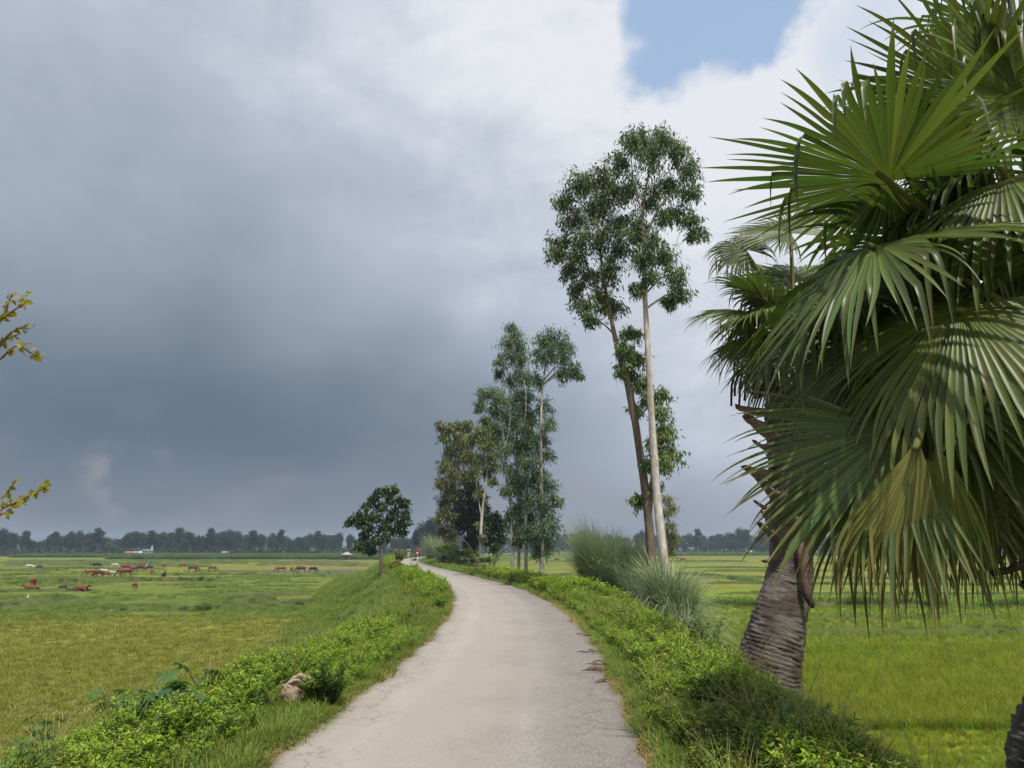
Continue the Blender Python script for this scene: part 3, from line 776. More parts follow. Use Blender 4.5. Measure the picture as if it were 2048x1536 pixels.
# ------------------------------------------------------------------ trees
BK_white = np.array([.47, .435, .41]); BK_brown = np.array([.135, .105, .085]); BK_grey = np.array([.29, .265, .24])
def trunk_mesh(P, R, sides=10, n=34, bark=BK_grey, bark2=None, twist=0.0):
    P = np.asarray(P, float); Q = curve(P, n); r = np.interp(np.linspace(0, 1, n), np.linspace(0, 1, len(R)), R)
    V, F = tube(Q, r, sides, .16)
    z = V[:, 2]; m = fbm(z * .9 + 3, np.arctan2(V[:, 1] - Q[:, 1].mean(), V[:, 0] - Q[:, 0].mean()) * 1.2, 4)
    c = lerp(np.asarray(bark), np.asarray(bark2 if bark2 is not None else bark * .6), sstep((m - .45) / .2)[:, None])
    return V, F, c, Q, r
LT = {}
def make_tree(name, label, cat, base, trunks, clusters, Y, leafcol, leaf=(.17, .042), n_per=1.0, droop=.75, bark=BK_white, bark2=None,
              group=None, tipcol=None, style='kite', depth=1.0, twigr=.02, crown='crown', tscale=.68, fill=1.3, low=None):
    """trunks: list of (pixel polyline, radii in m) at depth Y; clusters: (px, py, r_px, depth offset in r)"""
    bz = base
    root = empty(name, tuple(bz)); tag(root, label, cat, group)
    o = np.asarray(bz)
    A = Acc(); paths = []
    for poly, R in trunks:
        P = np.array([at(p[0], p[1], Y + (p[2] if len(p) > 2 else 0)) for p in poly])
        if poly is trunks[0][0]: P[0] = o - np.array([0, 0, .25])
        V, F, c, Q, r = trunk_mesh(P, np.asarray(R) * tscale, bark=bark, bark2=bark2); A.add(V - o, F, c); paths.append((Q, r))
    LV = []; LD = []; LS = []; LC = []
    for cl in clusters:
        px, py, rp = cl[:3]; off = cl[3] if len(cl) > 3 else (rng.random() - .5) * 1.6 * depth
        rr = rp / FPX * Y * fill; ctr = at(px, py, Y) + np.array([0, off * rr, 0])
        best = None
        for Q, r in paths:
            dd = np.linalg.norm((Q - ctr) * [1, 1, .75], axis=1) + np.where(Q[:, 2] > ctr[2] - .25 * np.abs(np.linalg.norm((Q - ctr)[:, :2], axis=1)), 2.5, 0)
            k = int(np.argmin(dd))
            if best is None or dd[k] < best[0]: best = (dd[k], Q[k], r[k])
        _, a, ra = best
        mid = (a + ctr) / 2 + np.array([0, 0, .18 * np.linalg.norm(ctr - a)]) + rng.normal(size=3) * .08 * rr
        L = curve([a, mid, ctr + np.array([0, 0, .15 * rr])], 9)
        lr = min(ra * .6, .018 * np.linalg.norm(ctr - a) + .02)
        V, F = tube(L, np.linspace(lr, twigr * .6, 9), 5, .1, False); A.add(V - o, F, lerp(np.asarray(bark), np.asarray(bark) * .55, .5))
        nb = int(np.clip(13 + rr * 12, 12, 40))
        for b in range(nb):
            s = L[4 + int(rng.integers(0, 5))]
            dirv = rand_unit(1)[0]
            e = ctr + dirv * rr * np.array([1, 1, .95]) * rng.random() ** .45
            m2 = (s + e) / 2 + np.array([0, 0, .25 * rr * rng.random()])
            B = curve([s, m2, e - np.array([0, 0, .10 * rr])], 6)
            V, F = tube(B, np.linspace(twigr * .6, twigr * .22, 6), 3, 0, False); A.add(V - o, F, np.asarray(bark) * .55)
            nl = int((24 + 12 * rr) * n_per)
            u = rng.random(nl) ** .55 * 4.99; k = u.astype(int); f = (u - k)[:, None]
            pp = B[k] * (1 - f) + B[k + 1] * f + rng.normal(size=(nl, 3)) * np.array([.12, .12, .15]) * (rr ** .6)
            LV.append(pp); LD.append(rand_unit(nl) * (1 - droop * .55) + np.array([0, 0, -droop]) + unit(dirv[None]) * .25)
            tone = (1 + .32 * rng.normal()) * (low[1] if low and py > low[0] else 1.0)
            cc = jcol(np.asarray(leafcol) * np.clip(tone, .55, 1.6), nl, .22, .08)
            if tipcol is not None: cc = lerp(cc, np.asarray(tipcol), ((rng.random((nl, 1)) < .10 + .25 * (rng.random() < .15))).astype(float))
            LC.append(cc)
    P = np.concatenate(LV); Dv = np.concatenate(LD); C = np.concatenate(LC); n = len(P)
    l = leaf[0] * (.65 + .7 * rng.random(n)); w = leaf[1] * (.7 + .6 * rng.random(n))
    obj('trunk', A.mesh('trunk', M_bark, True), root)
    if style == 'kite': V, F = kites(P - o, Dv, l, w, .2); kk = 4
    else: V, F = ovals(P - o, Dv, l, w, rand_unit(n) * .6 + np.array([0, 0, 1]), .25); kk = 7
    obj(crown, mesh(crown, V, F, M_tree, rep(C, kk)), root)
    return root
E_dark = np.array([.058, .098, .030]); E_mid = np.array([.100, .155, .055]); E_olive = np.array([.125, .145, .038]); E_blue = np.array([.100, .165, .082])
def gpt(px, Y):
    """ground point in the photo column px at distance Y"""
    x = (px - 1024) / FPX * Y * .977; 
    for _ in range(3):
        z = float(ground_z(x, Y)); r = (np.array([x, Y, z]) - [0, 0, CAMH]); depth = r[1] * math.cos(PITCH) + r[2] * math.sin(PITCH); x = (px - 1024) / FPX * depth
    return np.array([x, Y, float(ground_z(x, Y))])
# two tall roadside trees
YT = 27.0
make_tree('eucalyptus_tree', 'tallest eucalyptus with a smooth pale pink trunk leaning left behind the grass', 'tree', gpt(1341, YT),
    [([(1341, 1240), (1332, 1160), (1316, 1010), (1306, 880), (1298, 740), (1290, 600), (1287, 500), (1286, 420), (1300, 330)], [.30, .25, .215, .19, .165, .135, .11, .09, .04]),
     ([(1287, 480), (1322, 410), (1362, 370)], [.085, .06, .03]), ([(1286, 430), (1268, 370), (1262, 310)], [.07, .05, .02]), ([(1288, 545), (1318, 515), (1340, 520)], [.05, .04, .02])],
    [(1290, 285, 44), (1262, 290, 34), (1320, 290, 38), (1350, 310, 36), (1376, 345, 30), (1300, 335, 44), (1340, 365, 40), (1240, 325, 34), (1382, 395, 24), (1262, 375, 38), (1305, 400, 30),
     (1362, 420, 26), (1385, 440, 16), (1398, 468, 18), (1330, 440, 20), (1285, 445, 34), (1302, 490, 30), (1330, 515, 28), (1352, 555, 26), (1364, 590, 22), (1345, 600, 14), (1278, 520, 26), (1262, 470, 30), (1300, 560, 20), (1268, 580, 16)],
    YT, E_dark * 1.55, (.19, .05), 1.0, .8, BK_white * 1.1, np.array([.40, .315, .285]), 'tall roadside eucalyptus trees', [.13, .15, .03])
YT2 = 28.2
make_tree('eucalyptus_tree', 'tall eucalyptus with rough brown forked trunk leaning left beside the pale one', 'tree', gpt(1310, YT2),
    [([(1310, 1230), (1303, 1130), (1294, 1010), (1276, 880), (1256, 770), (1238, 710), (1225, 650), (1208, 560), (1196, 460), (1190, 390)], [.30, .25, .23, .21, .20, .17, .12, .085, .06, .03]),
     ([(1298, 1040), (1305, 960), (1302, 860), (1298, 760), (1292, 690)], [.13, .12, .10, .08, .04]), ([(1222, 640), (1178, 540), (1150, 470)], [.08, .06, .025]), ([(1212, 575), (1232, 510), (1238, 450)], [.06, .045, .02])],
    [(1180, 365, 36), (1210, 345, 30), (1150, 385, 34), (1128, 400, 24), (1190, 415, 42), (1150, 440, 38), (1215, 400, 38), (1120, 480, 26), (1108, 505, 18), (1170, 490, 38), (1210, 480, 40), (1130, 540, 24), (1150, 575, 20),
     (1185, 545, 38), (1220, 540, 36), (1240, 500, 30), (1165, 610, 22), (1200, 600, 30), (1228, 610, 24), (1175, 640, 16), (1240, 440, 34), (1235, 380, 32), (1150, 520, 18),
     (1262, 670, 18), (1252, 705, 22), (1272, 715, 24), (1240, 740, 17), (1284, 775, 24), (1262, 745, 20), (1272, 815, 14), (1318, 830, 22), (1330, 870, 24), (1342, 910, 26), (1322, 930, 28), (1308, 890, 22), (1290, 930, 14), (1276, 1000, 14), (1310, 975, 14), (1325, 790, 16), (1300, 800, 20)],
    YT2, E_dark * 1.5, (.19, .05), .95, .8, BK_brown * 1.1, np.array([.18, .125, .09]), 'tall roadside eucalyptus trees', [.16, .17, .03], low=(640, 1.75))
make_tree('sapling', 'slender pale yellow-green sapling rising behind the two tall trunks', 'sapling', gpt(1330, 31.0),
    [([(1330, 1190), (1334, 1100), (1336, 1030), (1330, 985)], [.05, .04, .03, .012])],
    [(1336, 1000, 14), (1345, 1025, 16), (1326, 1030, 12), (1340, 1055, 18), (1350, 1075, 12), (1332, 1085, 16), (1345, 1105, 12), (1328, 1060, 10)], 31.0, [.17, .19, .05], (.13, .028), .75, .3, BK_grey, None, None, [.32, .33, .14])
# the row half way along
YM = 42.0
make_tree('eucalyptus_tree', 'white-trunked eucalyptus with a wide flat crown, last of its row towards the camera', 'tree', gpt(1083, YM),
    [([(1083, 1170), (1084, 1080), (1083, 980), (1082, 880), (1084, 790), (1090, 740), (1105, 690)], [.19, .16, .14, .125, .10, .08, .03]), ([(1088, 760), (1112, 735), (1140, 740)], [.07, .045, .02])],
    [(1108, 680, 30), (1135, 690, 24), (1085, 685, 26), (1125, 715, 28), (1100, 715, 28), (1150, 745, 16), (1130, 750, 18), (1162, 750, 9), (1078, 720, 20), (1072, 760, 16),
     (1090, 810, 20), (1096, 850, 20), (1080, 880, 22), (1092, 910, 20), (1084, 950, 26), (1098, 975, 24), (1078, 1000, 26), (1100, 1020, 26), (1085, 1050, 30), (1106, 1060, 18), (1070, 1070, 20), (1095, 1085, 22), (1080, 1105, 14), (1115, 1000, 13)],
    YM, E_blue, (.21, .055), .8, .75, BK_white * 1.15, BK_grey, 'white-trunked eucalyptus trees half way along the road')
make_tree('eucalyptus_tree', 'white-trunked eucalyptus with a dense column of dark leaves beside the flat-crowned one', 'tree', gpt(1052, YM + .8),
    [([(1052, 1168), (1052, 1080), (1052, 980), (1050, 880), (1052, 800), (1048, 760)], [.17, .15, .13, .11, .07, .03])],
    [(1052, 790, 24), (1040, 820, 28), (1065, 835, 24), (1048, 865, 30), (1062, 885, 24), (1040, 900, 28), (1052, 930, 30), (1064, 960, 22), (1040, 965, 26), (1052, 1000, 28), (1062, 1035, 22), (1042, 1040, 24), (1052, 1070, 22), (1036, 1080, 12)],
    YM + .8, E_dark * 1.15, (.20, .055), .85, .75, BK_white * 1.15, BK_grey, 'white-trunked eucalyptus trees half way along the road')
make_tree('eucalyptus_tree', 'white-trunked eucalyptus with the highest wispy top of its row', 'tree', gpt(1037, YM + 2),
    [([(1037, 1165), (1038, 1080), (1036, 960), (1034, 850), (1038, 760), (1030, 700), (1024, 660)], [.15, .13, .12, .10, .08, .05, .02]), ([(1037, 780), (1015, 740), (1002, 715)], [.05, .035, .015])],
    [(1022, 655, 15), (1030, 672, 22), (1012, 690, 22), (1040, 690, 18), (1022, 715, 24), (1000, 725, 16), (992, 745, 11), (1045, 725, 22), (1035, 760, 28), (1056, 760, 22), (1018, 760, 16), (1030, 800, 24), (1022, 850, 22), (1034, 900, 24), (1028, 960, 24), (1034, 1020, 22), (1026, 1060, 16)],
    YM + 2, E_mid, (.20, .05), .7, .85, BK_white * 1.1, BK_grey, 'white-trunked eucalyptus trees half way along the road')
make_tree('eucalyptus_tree', 'white-trunked eucalyptus whose drooping boughs hang towards the road', 'tree', gpt(1026, YM + 1),
    [([(1026, 1165), (1024, 1090), (1020, 990), (1010, 900), (1000, 830), (985, 790)], [.15, .13, .115, .09, .06, .025]), ([(1010, 900), (1020, 840), (1016, 800)], [.06, .04, .02])],
    [(985, 785, 20), (966, 790, 15), (958, 812, 12), (1002, 800, 22), (985, 820, 18), (1010, 835, 24), (995, 860, 20), (1015, 875, 24), (1005, 905, 20), (1020, 940, 20), (1014, 985, 16), (1020, 1030, 14), (965, 840, 9), (985, 850, 11)],
    YM + 1, E_mid * .95, (.20, .05), .75, .85, BK_white * 1.1, BK_grey, 'white-trunked eucalyptus trees half way along the road')
# the far clump
YG = 66.0
make_tree('eucalyptus_tree', 'slender eucalyptus with a bare pale lower trunk at the edge of the dense clump', 'tree', gpt(961, YG),
    [([(961, 1142), (961, 1080), (966, 1010), (974, 950), (980, 900), (978, 860)], [.22, .19, .16, .13, .09, .03]), ([(964, 1040), (954, 980), (948, 920), (940, 880)], [.11, .09, .07, .03])],
    [(975, 855, 17), (958, 865, 18), (988, 880, 17), (970, 890, 20), (945, 880, 18), (985, 910, 18), (962, 920, 20), (942, 915, 18), (990, 935, 13), (975, 945, 13), (950, 945, 15), (988, 962, 9), (962, 1050, 9), (966, 1075, 8), (958, 985, 10)],
    YG, E_olive, (.30, .08), .7, .85, BK_white, BK_grey, 'trees of the dense clump beyond the row')
make_tree('eucalyptus_tree', 'broad olive-brown eucalyptus on the road side of the dense clump', 'tree', gpt(912, YG + 8),
    [([(912, 1140), (912, 1060), (910, 970), (912, 900), (905, 860)], [.28, .24, .19, .13, .05]), ([(911, 980), (890, 910), (886, 860)], [.11, .08, .03]), ([(911, 1000), (930, 920), (938, 860)], [.12, .09, .03])],
    [(882, 852, 11), (900, 858, 14), (918, 850, 15), (936, 852, 15), (890, 880, 13), (915, 880, 20), (935, 885, 19), (900, 905, 20), (925, 915, 22), (890, 935, 17), (910, 950, 22), (932, 955, 20), (884, 970, 15), (900, 985, 20), (920, 1000, 20), (884, 1005, 14), (892, 1030, 16), (910, 1040, 18), (880, 1035, 9), (886, 1060, 9), (900, 1070, 14)],
    YG + 8, E_olive * 1.05, (.34, .09), .75, .85, BK_brown, None, 'trees of the dense clump beyond the row', [.13, .10, .03])
make_tree('broadleaf_tree', 'dark rounded leafy tree filling the middle of the dense clump', 'tree', gpt(945, YG + 4),
    [([(945, 1140), (945, 1090), (946, 1030), (948, 980)], [.22, .18, .13, .05])],
    [(945, 970, 18), (958, 990, 18), (930, 990, 18), (945, 1012, 22), (965, 1020, 18), (928, 1020, 20), (950, 1045, 22), (972, 1045, 15), (932, 1050, 20), (955, 1075, 18), (940, 1085, 18), (920, 1045, 16)],
    YG + 4, [.026, .045, .014], (.30, .16), .7, .3, BK_brown, None, 'trees of the dense clump beyond the row', None, 'oval')
make_tree('broadleaf_tree', 'low dark bush between the dense clump and the white trunks', 'bush', gpt(988, YG + 1),
    [([(988, 1140), (988, 1090), (990, 1050)], [.12, .09, .03])],
    [(990, 1035, 13), (1002, 1050, 12), (980, 1050, 14), (994, 1068, 14), (978, 1080, 14), (1004, 1078, 9), (990, 1095, 11)],
    YG + 1, [.030, .055, .016], (.26, .13), .7, .3, BK_brown, None, None, None, 'oval')
# the lone tree on the left slope
b = hit(762, 1152); YL = b[1]
make_tree('broadleaf_tree', 'lone open-crowned broadleaf tree on the left slope above the pasture', 'tree', b,
    [([(762, 1152), (762, 1110), (764, 1080), (768, 1055), (775, 1020), (772, 990)], [.24, .20, .17, .13, .08, .03]), ([(762, 1090), (750, 1070), (738, 1050)], [.10, .07, .03]), ([(767, 1065), (790, 1045), (803, 1030)], [.09, .06, .03]), ([(768, 1060), (755, 1030), (748, 1010)], [.08, .05, .02])],
    [(772, 982, 12), (790, 978, 10), (758, 988, 13), (745, 1000, 12), (780, 1000, 15), (800, 1000, 12), (812, 1005, 9), (762, 1012, 16), (732, 1015, 11), (790, 1020, 15), (812, 1028, 12), (716, 1030, 9), (702, 1038, 8), (694, 1046, 5), (735, 1038, 14),
     (755, 1038, 15), (778, 1040, 16), (800, 1046, 14), (818, 1046, 9), (718, 1050, 10), (740, 1060, 14), (765, 1058, 14), (790, 1062, 13), (808, 1064, 9), (722, 1072, 10), (738, 1085, 11), (752, 1078, 12), (775, 1076, 9), (712, 1092, 6), (727, 1098, 8), (742, 1102, 7)],
    YL, [.068, .105, .034], (.28, .15), .36, .35, BK_brown * 1.3, None, None, None, 'oval', fill=.95, tscale=.55)

# --- clumps of tall silvery cane grass
def cane_clump(label, base, spread, h, n, group, lean=.55):
    root = empty('cane_grass', tuple(base)); tag(root, label, 'tall grass', group)
    for nm, k, hh, ww, le, c in (('blades', n, h, .026, lean, [.205, .285, .150]), ('arching_blades', n // 2, h * .85, .028, lean * 1.7, [.25, .32, .175])):
        V, F, cc = blades(k, spread, hh, ww, le, c, 6, [.36, .41, .24], .35, 1.5)
        # a clump stands on sloping ground
        V = V.copy(); idx = np.arange(len(V)) // 13
        bx = V.reshape(-1, 13, 3)[:, 0, :2]; dz = ground_z(bx[:, 0] + base[0], bx[:, 1] + base[1]) - base[2]
        V[:, 2] += dz[idx] - .05
        obj(nm, mesh(nm, V, F, M_cane, cc), root)
    return root
cane_clump('biggest clump of tall grey-green cane grass beside the brown trunk', gpt(1228, 31.0), 1.15, 2.75, 4800, 'clumps of cane grass right of the road', .36)
cane_clump('grey-green cane grass clump joined to the foot of the biggest clump', gpt(1285, 29.0), .5, 2.1, 700, 'clumps of cane grass right of the road', .45)
cane_clump('pale arching cane grass clump in front of the pale pink trunk', gpt(1345, 21.5), .45, 1.95, 1150, 'clumps of cane grass right of the road', .44)
cane_clump('low arching cane grass clump trailing towards the paddy', gpt(1375, 20.3), .32, 1.45, 380, 'clumps of cane grass right of the road', .7)
cane_clump('far silvery cane grass clump nearest the bend of the road', gpt(878, 92.0), 1.5, 3.0, 1300, 'clumps of cane grass at the bend', .45)
cane_clump('far green cane grass clump under the dense trees', gpt(922, 74.0), 1.8, 2.3, 1200, 'clumps of cane grass at the bend', .6)
cane_clump('second far green cane grass clump beside the road under the dense trees', gpt(900, 80.0), 1.3, 2.3, 900, 'clumps of cane grass at the bend', .5)

# ------------------------------------------------------------------ palms
P_green = np.array([.088, .118, .030]); P_lite = np.array([.105, .150, .045]); P_dry = np.array([.26, .19, .075]); P_brown = np.array([.17, .10, .05])
def fan_mesh(a, nrm, R, nseg=54, span=5.2, split=.5, curl=.25, fold=.25, droop=.5, broken=.12, dry=0.0, col=P_green, tipdry=.25):
    """one costapalmate leaf blade about its hub: pleated, fused inside, split into hanging tips outside"""
    nseg = int(nseg * 1.22); a = unit(np.asarray(a, float)); nrm = np.asarray(nrm, float); nrm = unit(nrm - a * np.dot(nrm, a)); s = np.cross(nrm, a)
    A = Acc(); dth = span / nseg; g = np.array([0, 0, -1.0])
    tin = np.array([.03, .14, .27, .4, 1.0]) * split; tout = np.linspace(split, 1, 9)[1:]
    def Pt(th, r):
        c, q = math.cos(th), math.sin(th)
        z = -curl * r * r / R * (1 + .8 * max(c, 0) ** 2) + fold * r * abs(q) * (.6 if c > 0 else 1.0)
        return a * (r * c) + s * (r * q) + nrm * z
    for i in range(nseg):
        th = -span / 2 + dth * (i + .5)
        Rl = R * (.80 + .20 * math.cos(th * .55)) * (1 + .09 * rng.normal())
        side = -math.sin(th) * a + math.cos(th) * s
        Lp, Mp, Rp = [], [], []
        for t in tin:
            r = t * Rl; hw = r * dth / 2
            Lp.append(Pt(th - dth / 2, r) + nrm * hw * .30); Rp.append(Pt(th + dth / 2, r) + nrm * hw * .30); Mp.append(Pt(th, r) - nrm * hw * .42)
        d = unit(Mp[-1] - Mp[-2]); p = Mp[-1]; ds = (tout[0] - split) * Rl; hw0 = split * Rl * dth / 2
        brk = rng.random() < broken; tb = split + (1 - split) * (.1 + .5 * rng.random()); done = False
        dr = droop * (.3 + 1.4 * rng.random()) ; tw = (rng.random() - .5) * 1.3; sd = unit(side + nrm * rng.normal() * .25)
        for t in tout:
            u = (t - split) / (1 - split)
            if brk and t > tb and not done:
                d = unit(d * .25 + g + rng.normal(size=3) * .12); done = True
            elif done: d = unit(d + g * .5)
            else: d = unit(d + g * dr * .16 * (.4 + u) + side * tw * .06)
            p = p + d * ds; hw = hw0 * (1.0 + .15 * u) * max(1 - u ** 1.7, 0.02)
            sd = unit(sd - d * np.dot(sd, d)); nn = np.cross(d, sd) 
            if np.dot(nn, nrm) < 0 and not done: nn = -nn
            Mp.append(p - nn * hw * .42); Lp.append(p - sd * hw + nn * hw * .3); Rp.append(p + sd * hw + nn * hw * .3)
        n = len(Mp); V = np.concatenate([Lp, Mp, Rp]); j = np.arange(n - 1)
        F = np.concatenate([np.stack([j, j + 1, n + j + 1, n + j], -1), np.stack([n + j, n + j + 1, 2 * n + j + 1, 2 * n + j], -1)])
        tt = np.concatenate([tin, tout]); k = col * (1 + .22 * rng.normal()) * (1 + .08 * rng.normal(size=3))
        f = np.clip(dry * (.5 + rng.random()) + tipdry * rng.random() * sstep((tt - .72) / .25) * 1.6, 0, 1)[:, None]
        y = sstep((.22 - tt) / .2)[:, None] * .6
        c = lerp(lerp(np.clip(k, .01, 1)[None], P_lite * np.array([1.5, 1.1, .6]), y), P_dry * (.8 + .5 * rng.random()), f)
        A.add(V, F, np.tile(c, (3, 1)))
    return A
def petiole_mesh(P0, hub, sag=.12, w=.045):
    P0 = np.asarray(P0, float); hub = np.asarray(hub, float)
    Q = curve([P0, (P0 + hub) / 2 + np.array([0, 0, sag]), hub, hub + unit(hub - P0) * .12], 12)
    V, F = tube(Q, np.linspace(w * 1.35, w * .55, 12), 7)
    # flattened stalk with yellow-green margins
    return V, F, lerp(np.array([.17, .16, .035]), np.array([.085, .095, .03]), np.linspace(0, 1, len(V))[:, None])
def add_frond(root, heart, hub, a=None, nrm=(0, 0, 1), R=1.1, **kw):
    o = np.array(root.location); hub = np.asarray(hub, float)
    if a is None: a = unit(hub - heart)
    fr = obj('frond', fan_mesh(a, nrm, R, **kw).mesh('frond', M_palm, False), root, tuple(hub - o))
    V, F, c = petiole_mesh(np.asarray(heart), hub, .10, .030)
    obj('petiole', mesh('petiole', V - hub, F, M_hide, c, True), fr)
    return fr
def palm_trunk(root, pts, R, n=420, sides=40):
    P = curve(pts, n); r = np.interp(np.linspace(0, 1, n), np.linspace(0, 1, len(R)), R)
    z = np.linspace(0, 1, n); L = np.r_[0, np.cumsum(np.linalg.norm(np.diff(P, axis=0), axis=1))]
    a = np.linspace(0, 2 * PI, sides + 1)[:-1]
    T = unit(np.gradient(P, axis=0)); S = unit(np.cross(T, np.array([0, 1.0, 0]))); B = np.cross(T, S)
    AA, LL = np.meshgrid(a, L)
    ringh = .058; ph = (LL / ringh + 2.6 * (fbm(AA * 1.3 + 5, LL * 1.6, 4) - .5) + .35 * np.sin(AA + 1)) % 1.0
    rr = r[:, None] * (1 + .06 * (ph - .5) * sstep((fbm(AA * 1.5 + 77, LL * 3, 3) - .35) / .2) + .16 * (fbm(AA * 2 + 30, LL * 4, 4) - .5) + .10 * (fbm(AA * 7, LL * 30, 3) - .5))
    V = P[:, None] + (np.cos(AA)[..., None] * S[:, None] + np.sin(AA)[..., None] * B[:, None]) * rr[..., None]
    i = np.arange(n - 1)[:, None] * sides; j = np.arange(sides)[None]; k = (j + 1) % sides
    F = np.stack([i + j, i + k, i + sides + k, i + sides + j], -1).reshape(-1, 4)
    m = fbm(AA * 2.2, LL * 6, 4)
    c = lerp(np.array([.095, .076, .066]), np.array([.185, .158, .142]), sstep((m - .38) / .25)[..., None])
    c = lerp(c, np.array([.07, .045, .035]), (sstep((.20 - ph) / .14) * .55 * sstep((fbm(AA * 2.6 + 7, LL * 7, 3) - .34) / .22))[..., None])
    red = sstep((LL / L[-1] - .38) / .12) * sstep((.62 - LL / L[-1]) / .1)
    c = lerp(c, np.array([.20, .095, .075]), (red * .55 * sstep((fbm(AA * 1.4 + 9, LL * 2.5, 3) - .4) / .2))[..., None])
    obj('trunk', mesh('trunk', V.reshape(-1, 3) - np.array(root.location), F, M_palmbark, c.reshape(-1, 3), True), root)
    return P, r
def stub_mesh(L, w0, w1, up, col):
    """an old cut leaf base: broad flattened wedge sweeping out and up"""
    n = 9; t = np.linspace(0, 1, n); x = L * t; z = up * L * t ** 1.8 - .06 * (1 - t)
    w = lerp(w0, w1, sstep(t * 1.15)); th = lerp(.07, .032, t)
    V = []
    for i in range(n):
        for (sy, sz) in ((-1, .3), (-.6, -.8), (0, -1.0), (.6, -.8), (1, .3), (0, .55)):
            V.append((x[i], sy * w[i] * .5, z[i] + sz * th[i]))
    V = np.array(V) + rng.normal(size=(n * 6, 3)) * .004
    i = np.arange(n - 1)[:, None] * 6; j = np.arange(6)[None]; k = (j + 1) % 6
    F = np.stack([i + j, i + k, i + 6 + k, i + 6 + j], -1).reshape(-1, 4)
    cap = np.array([[(n - 1) * 6 + q for q in (0, 1, 2, 5)], [(n - 1) * 6 + q for q in (2, 3, 4, 5)]])
    c = lerp(np.asarray(col), np.array([.26, .24, .25]), (rng.random(len(V)) * .5)[:, None])
    c[-6:] = [.10, .06, .045]
    return V, [F, cap], c
# --- palm whose trunk stands in view
YA = 10.6
baseA = gpt(1530, YA)
palmA = empty('palmyra_palm', tuple(baseA)); tag(palmA, 'leaning fan palm with a thick ringed trunk and old leaf stubs in the right verge', 'palm', 'fan palms beside the road')
tp = [(1527, 1395), (1534, 1350), (1552, 1270), (1574, 1180), (1583, 1120), (1580, 1020), (1577, 920), (1570, 820), (1574, 740), (1588, 660)]
tw = [150, 126, 106, 88, 80, 72, 78, 80, 68, 46]
PA, rA = palm_trunk(palmA, [at(x, y, YA) - np.array([0, 0, .15 if i == 0 else 0]) for i, (x, y) in enumerate(tp)], [w / 2 / FPX * YA for w in tw])
heartA = at(1592, 690, YA)
o = baseA
smeshes = [mesh('leaf_base', *(lambda q: (q[0], q[1], M_palmbark, q[2]))(stub_mesh(.27 + .07 * (i % 3), .32, .14, .22 + .2 * (i % 2), [.21, .13, .10]))) for i in range(5)]
for i in range(44):
    f = .50 + .46 * (i / 43); k = int(f * 419); p = PA[k]; ang = i * 2.399 + 1.0
    s = obj('leaf_base', smeshes[i % 5], palmA, tuple(p + np.array([math.cos(ang), math.sin(ang), 0]) * (rA[k] - .06) - o))
    s.rotation_euler = (0, .28 - .35 * rng.random(), ang); q = .75 + .5 * rng.random(); s.scale = (q, q * 1.25, q * 1.25)
for (px, py, rz, L, tilt) in ((1528, 1112, PI, .34, .75), (1536, 925, PI, .30, -.1), (1528, 890, PI - .2, .34, -.25), (1534, 852, PI + .25, .26, -.3)):
    V, F, c = stub_mesh(L * .9, .26, .13, .2, [.20, .12, .095]); s = obj('leaf_base', mesh('leaf_base', V, F, M_palmbark, c), palmA, tuple(at(px + 34, py - 14, YA - .05) - o))
    s.rotation_euler = (0, tilt, rz)
# old leaf stalk hanging against the trunk
Q = curve([at(1596, 1080, YA - .3), at(1606, 1130, YA - .38), at(1611, 1180, YA - .4), at(1626, 1216, YA - .4)], 14)
V, F = tube(Q, np.array([.04, .06, .065, .06, .055, .05, .048, .045, .042, .045, .055, .05, .04, .02]), 9, .2)
c = lerp(np.array([.17, .095, .08]), np.array([.05, .04, .035]), sstep((np.linspace(0, 1, len(V)) - .5) / .3)[:, None])
s = obj('hanging_stalk', mesh('hanging_stalk', V - o, F, M_palmbark, c, True), palmA); s['label'] = 'old red-brown leaf stalk with a blackened end hanging from the trunk'
# dark spent flower stalks
A = Acc()
for i in range(11):
    x0 = 1512 + rng.random() * 30; x1 = 1462 + i * 7 + rng.random() * 6; y1 = 770 + rng.random() * 64 * (1.05 - i / 14)
    Q = curve([at(x0, 735, YA - .1), at((x0 + x1) / 2 - 8, 728 + 10 * rng.random(), YA - .2), at(x1, 760, YA - .25), at(x1 - 3, max(y1, 772), YA - .25)], 9)
    V, F = tube(Q, np.full(9, .016), 5, .3); A.add(V - o, F, [.035, .028, .03])
s = obj('flower_stalk', A.mesh('flower_stalk', M_palmbark, True), palmA); s['label'] = 'bunch of blackened spent flower stalks drooping from the crown'
def fr(root, heart, Y, px, py, tx, ty, dy, R, nrm, **kw):
    """frond with its hub at (px, py, Y) pointing towards (tx, ty) and dy metres nearer or farther"""
    hub = at(px, py, Y); tip = at(tx, ty, Y + dy)
    return add_frond(root, heart, hub, unit(tip - hub), nrm, R, **kw)
fr(palmA, heartA, YA + .2, 1581, 467, 1530, 440, .3, .98, (-.25, -.55, .8), curl=.2, fold=.3, droop=.25, broken=.05)
fr(palmA, heartA, YA + .3, 1490, 500, 1440, 470, .1, .70, (-.6, -.3, .7), curl=.5, fold=.2, droop=1.2, broken=.2)
fr(palmA, heartA, YA - .1, 1545, 610, 1440, 660, 0, 1.10, (-.3, -.35, .9), curl=.5, fold=.3, droop=.8, broken=.15)
fr(palmA, heartA, YA - .4, 1560, 680, 1475, 715, -.3, .95, (-.45, -.5, .7), curl=.55, fold=.3, droop=.9, broken=.1)
fr(palmA, heartA, YA - .7, 1640, 680, 1640, 770, -.6, 1.0, (0, -.8, .6), curl=.5, fold=.3, droop=.8)
fr(palmA, heartA, YA + .2, 1650, 600, 1720, 540, .2, 1.20, (.3, -.3, .9), curl=.3, droop=.4)
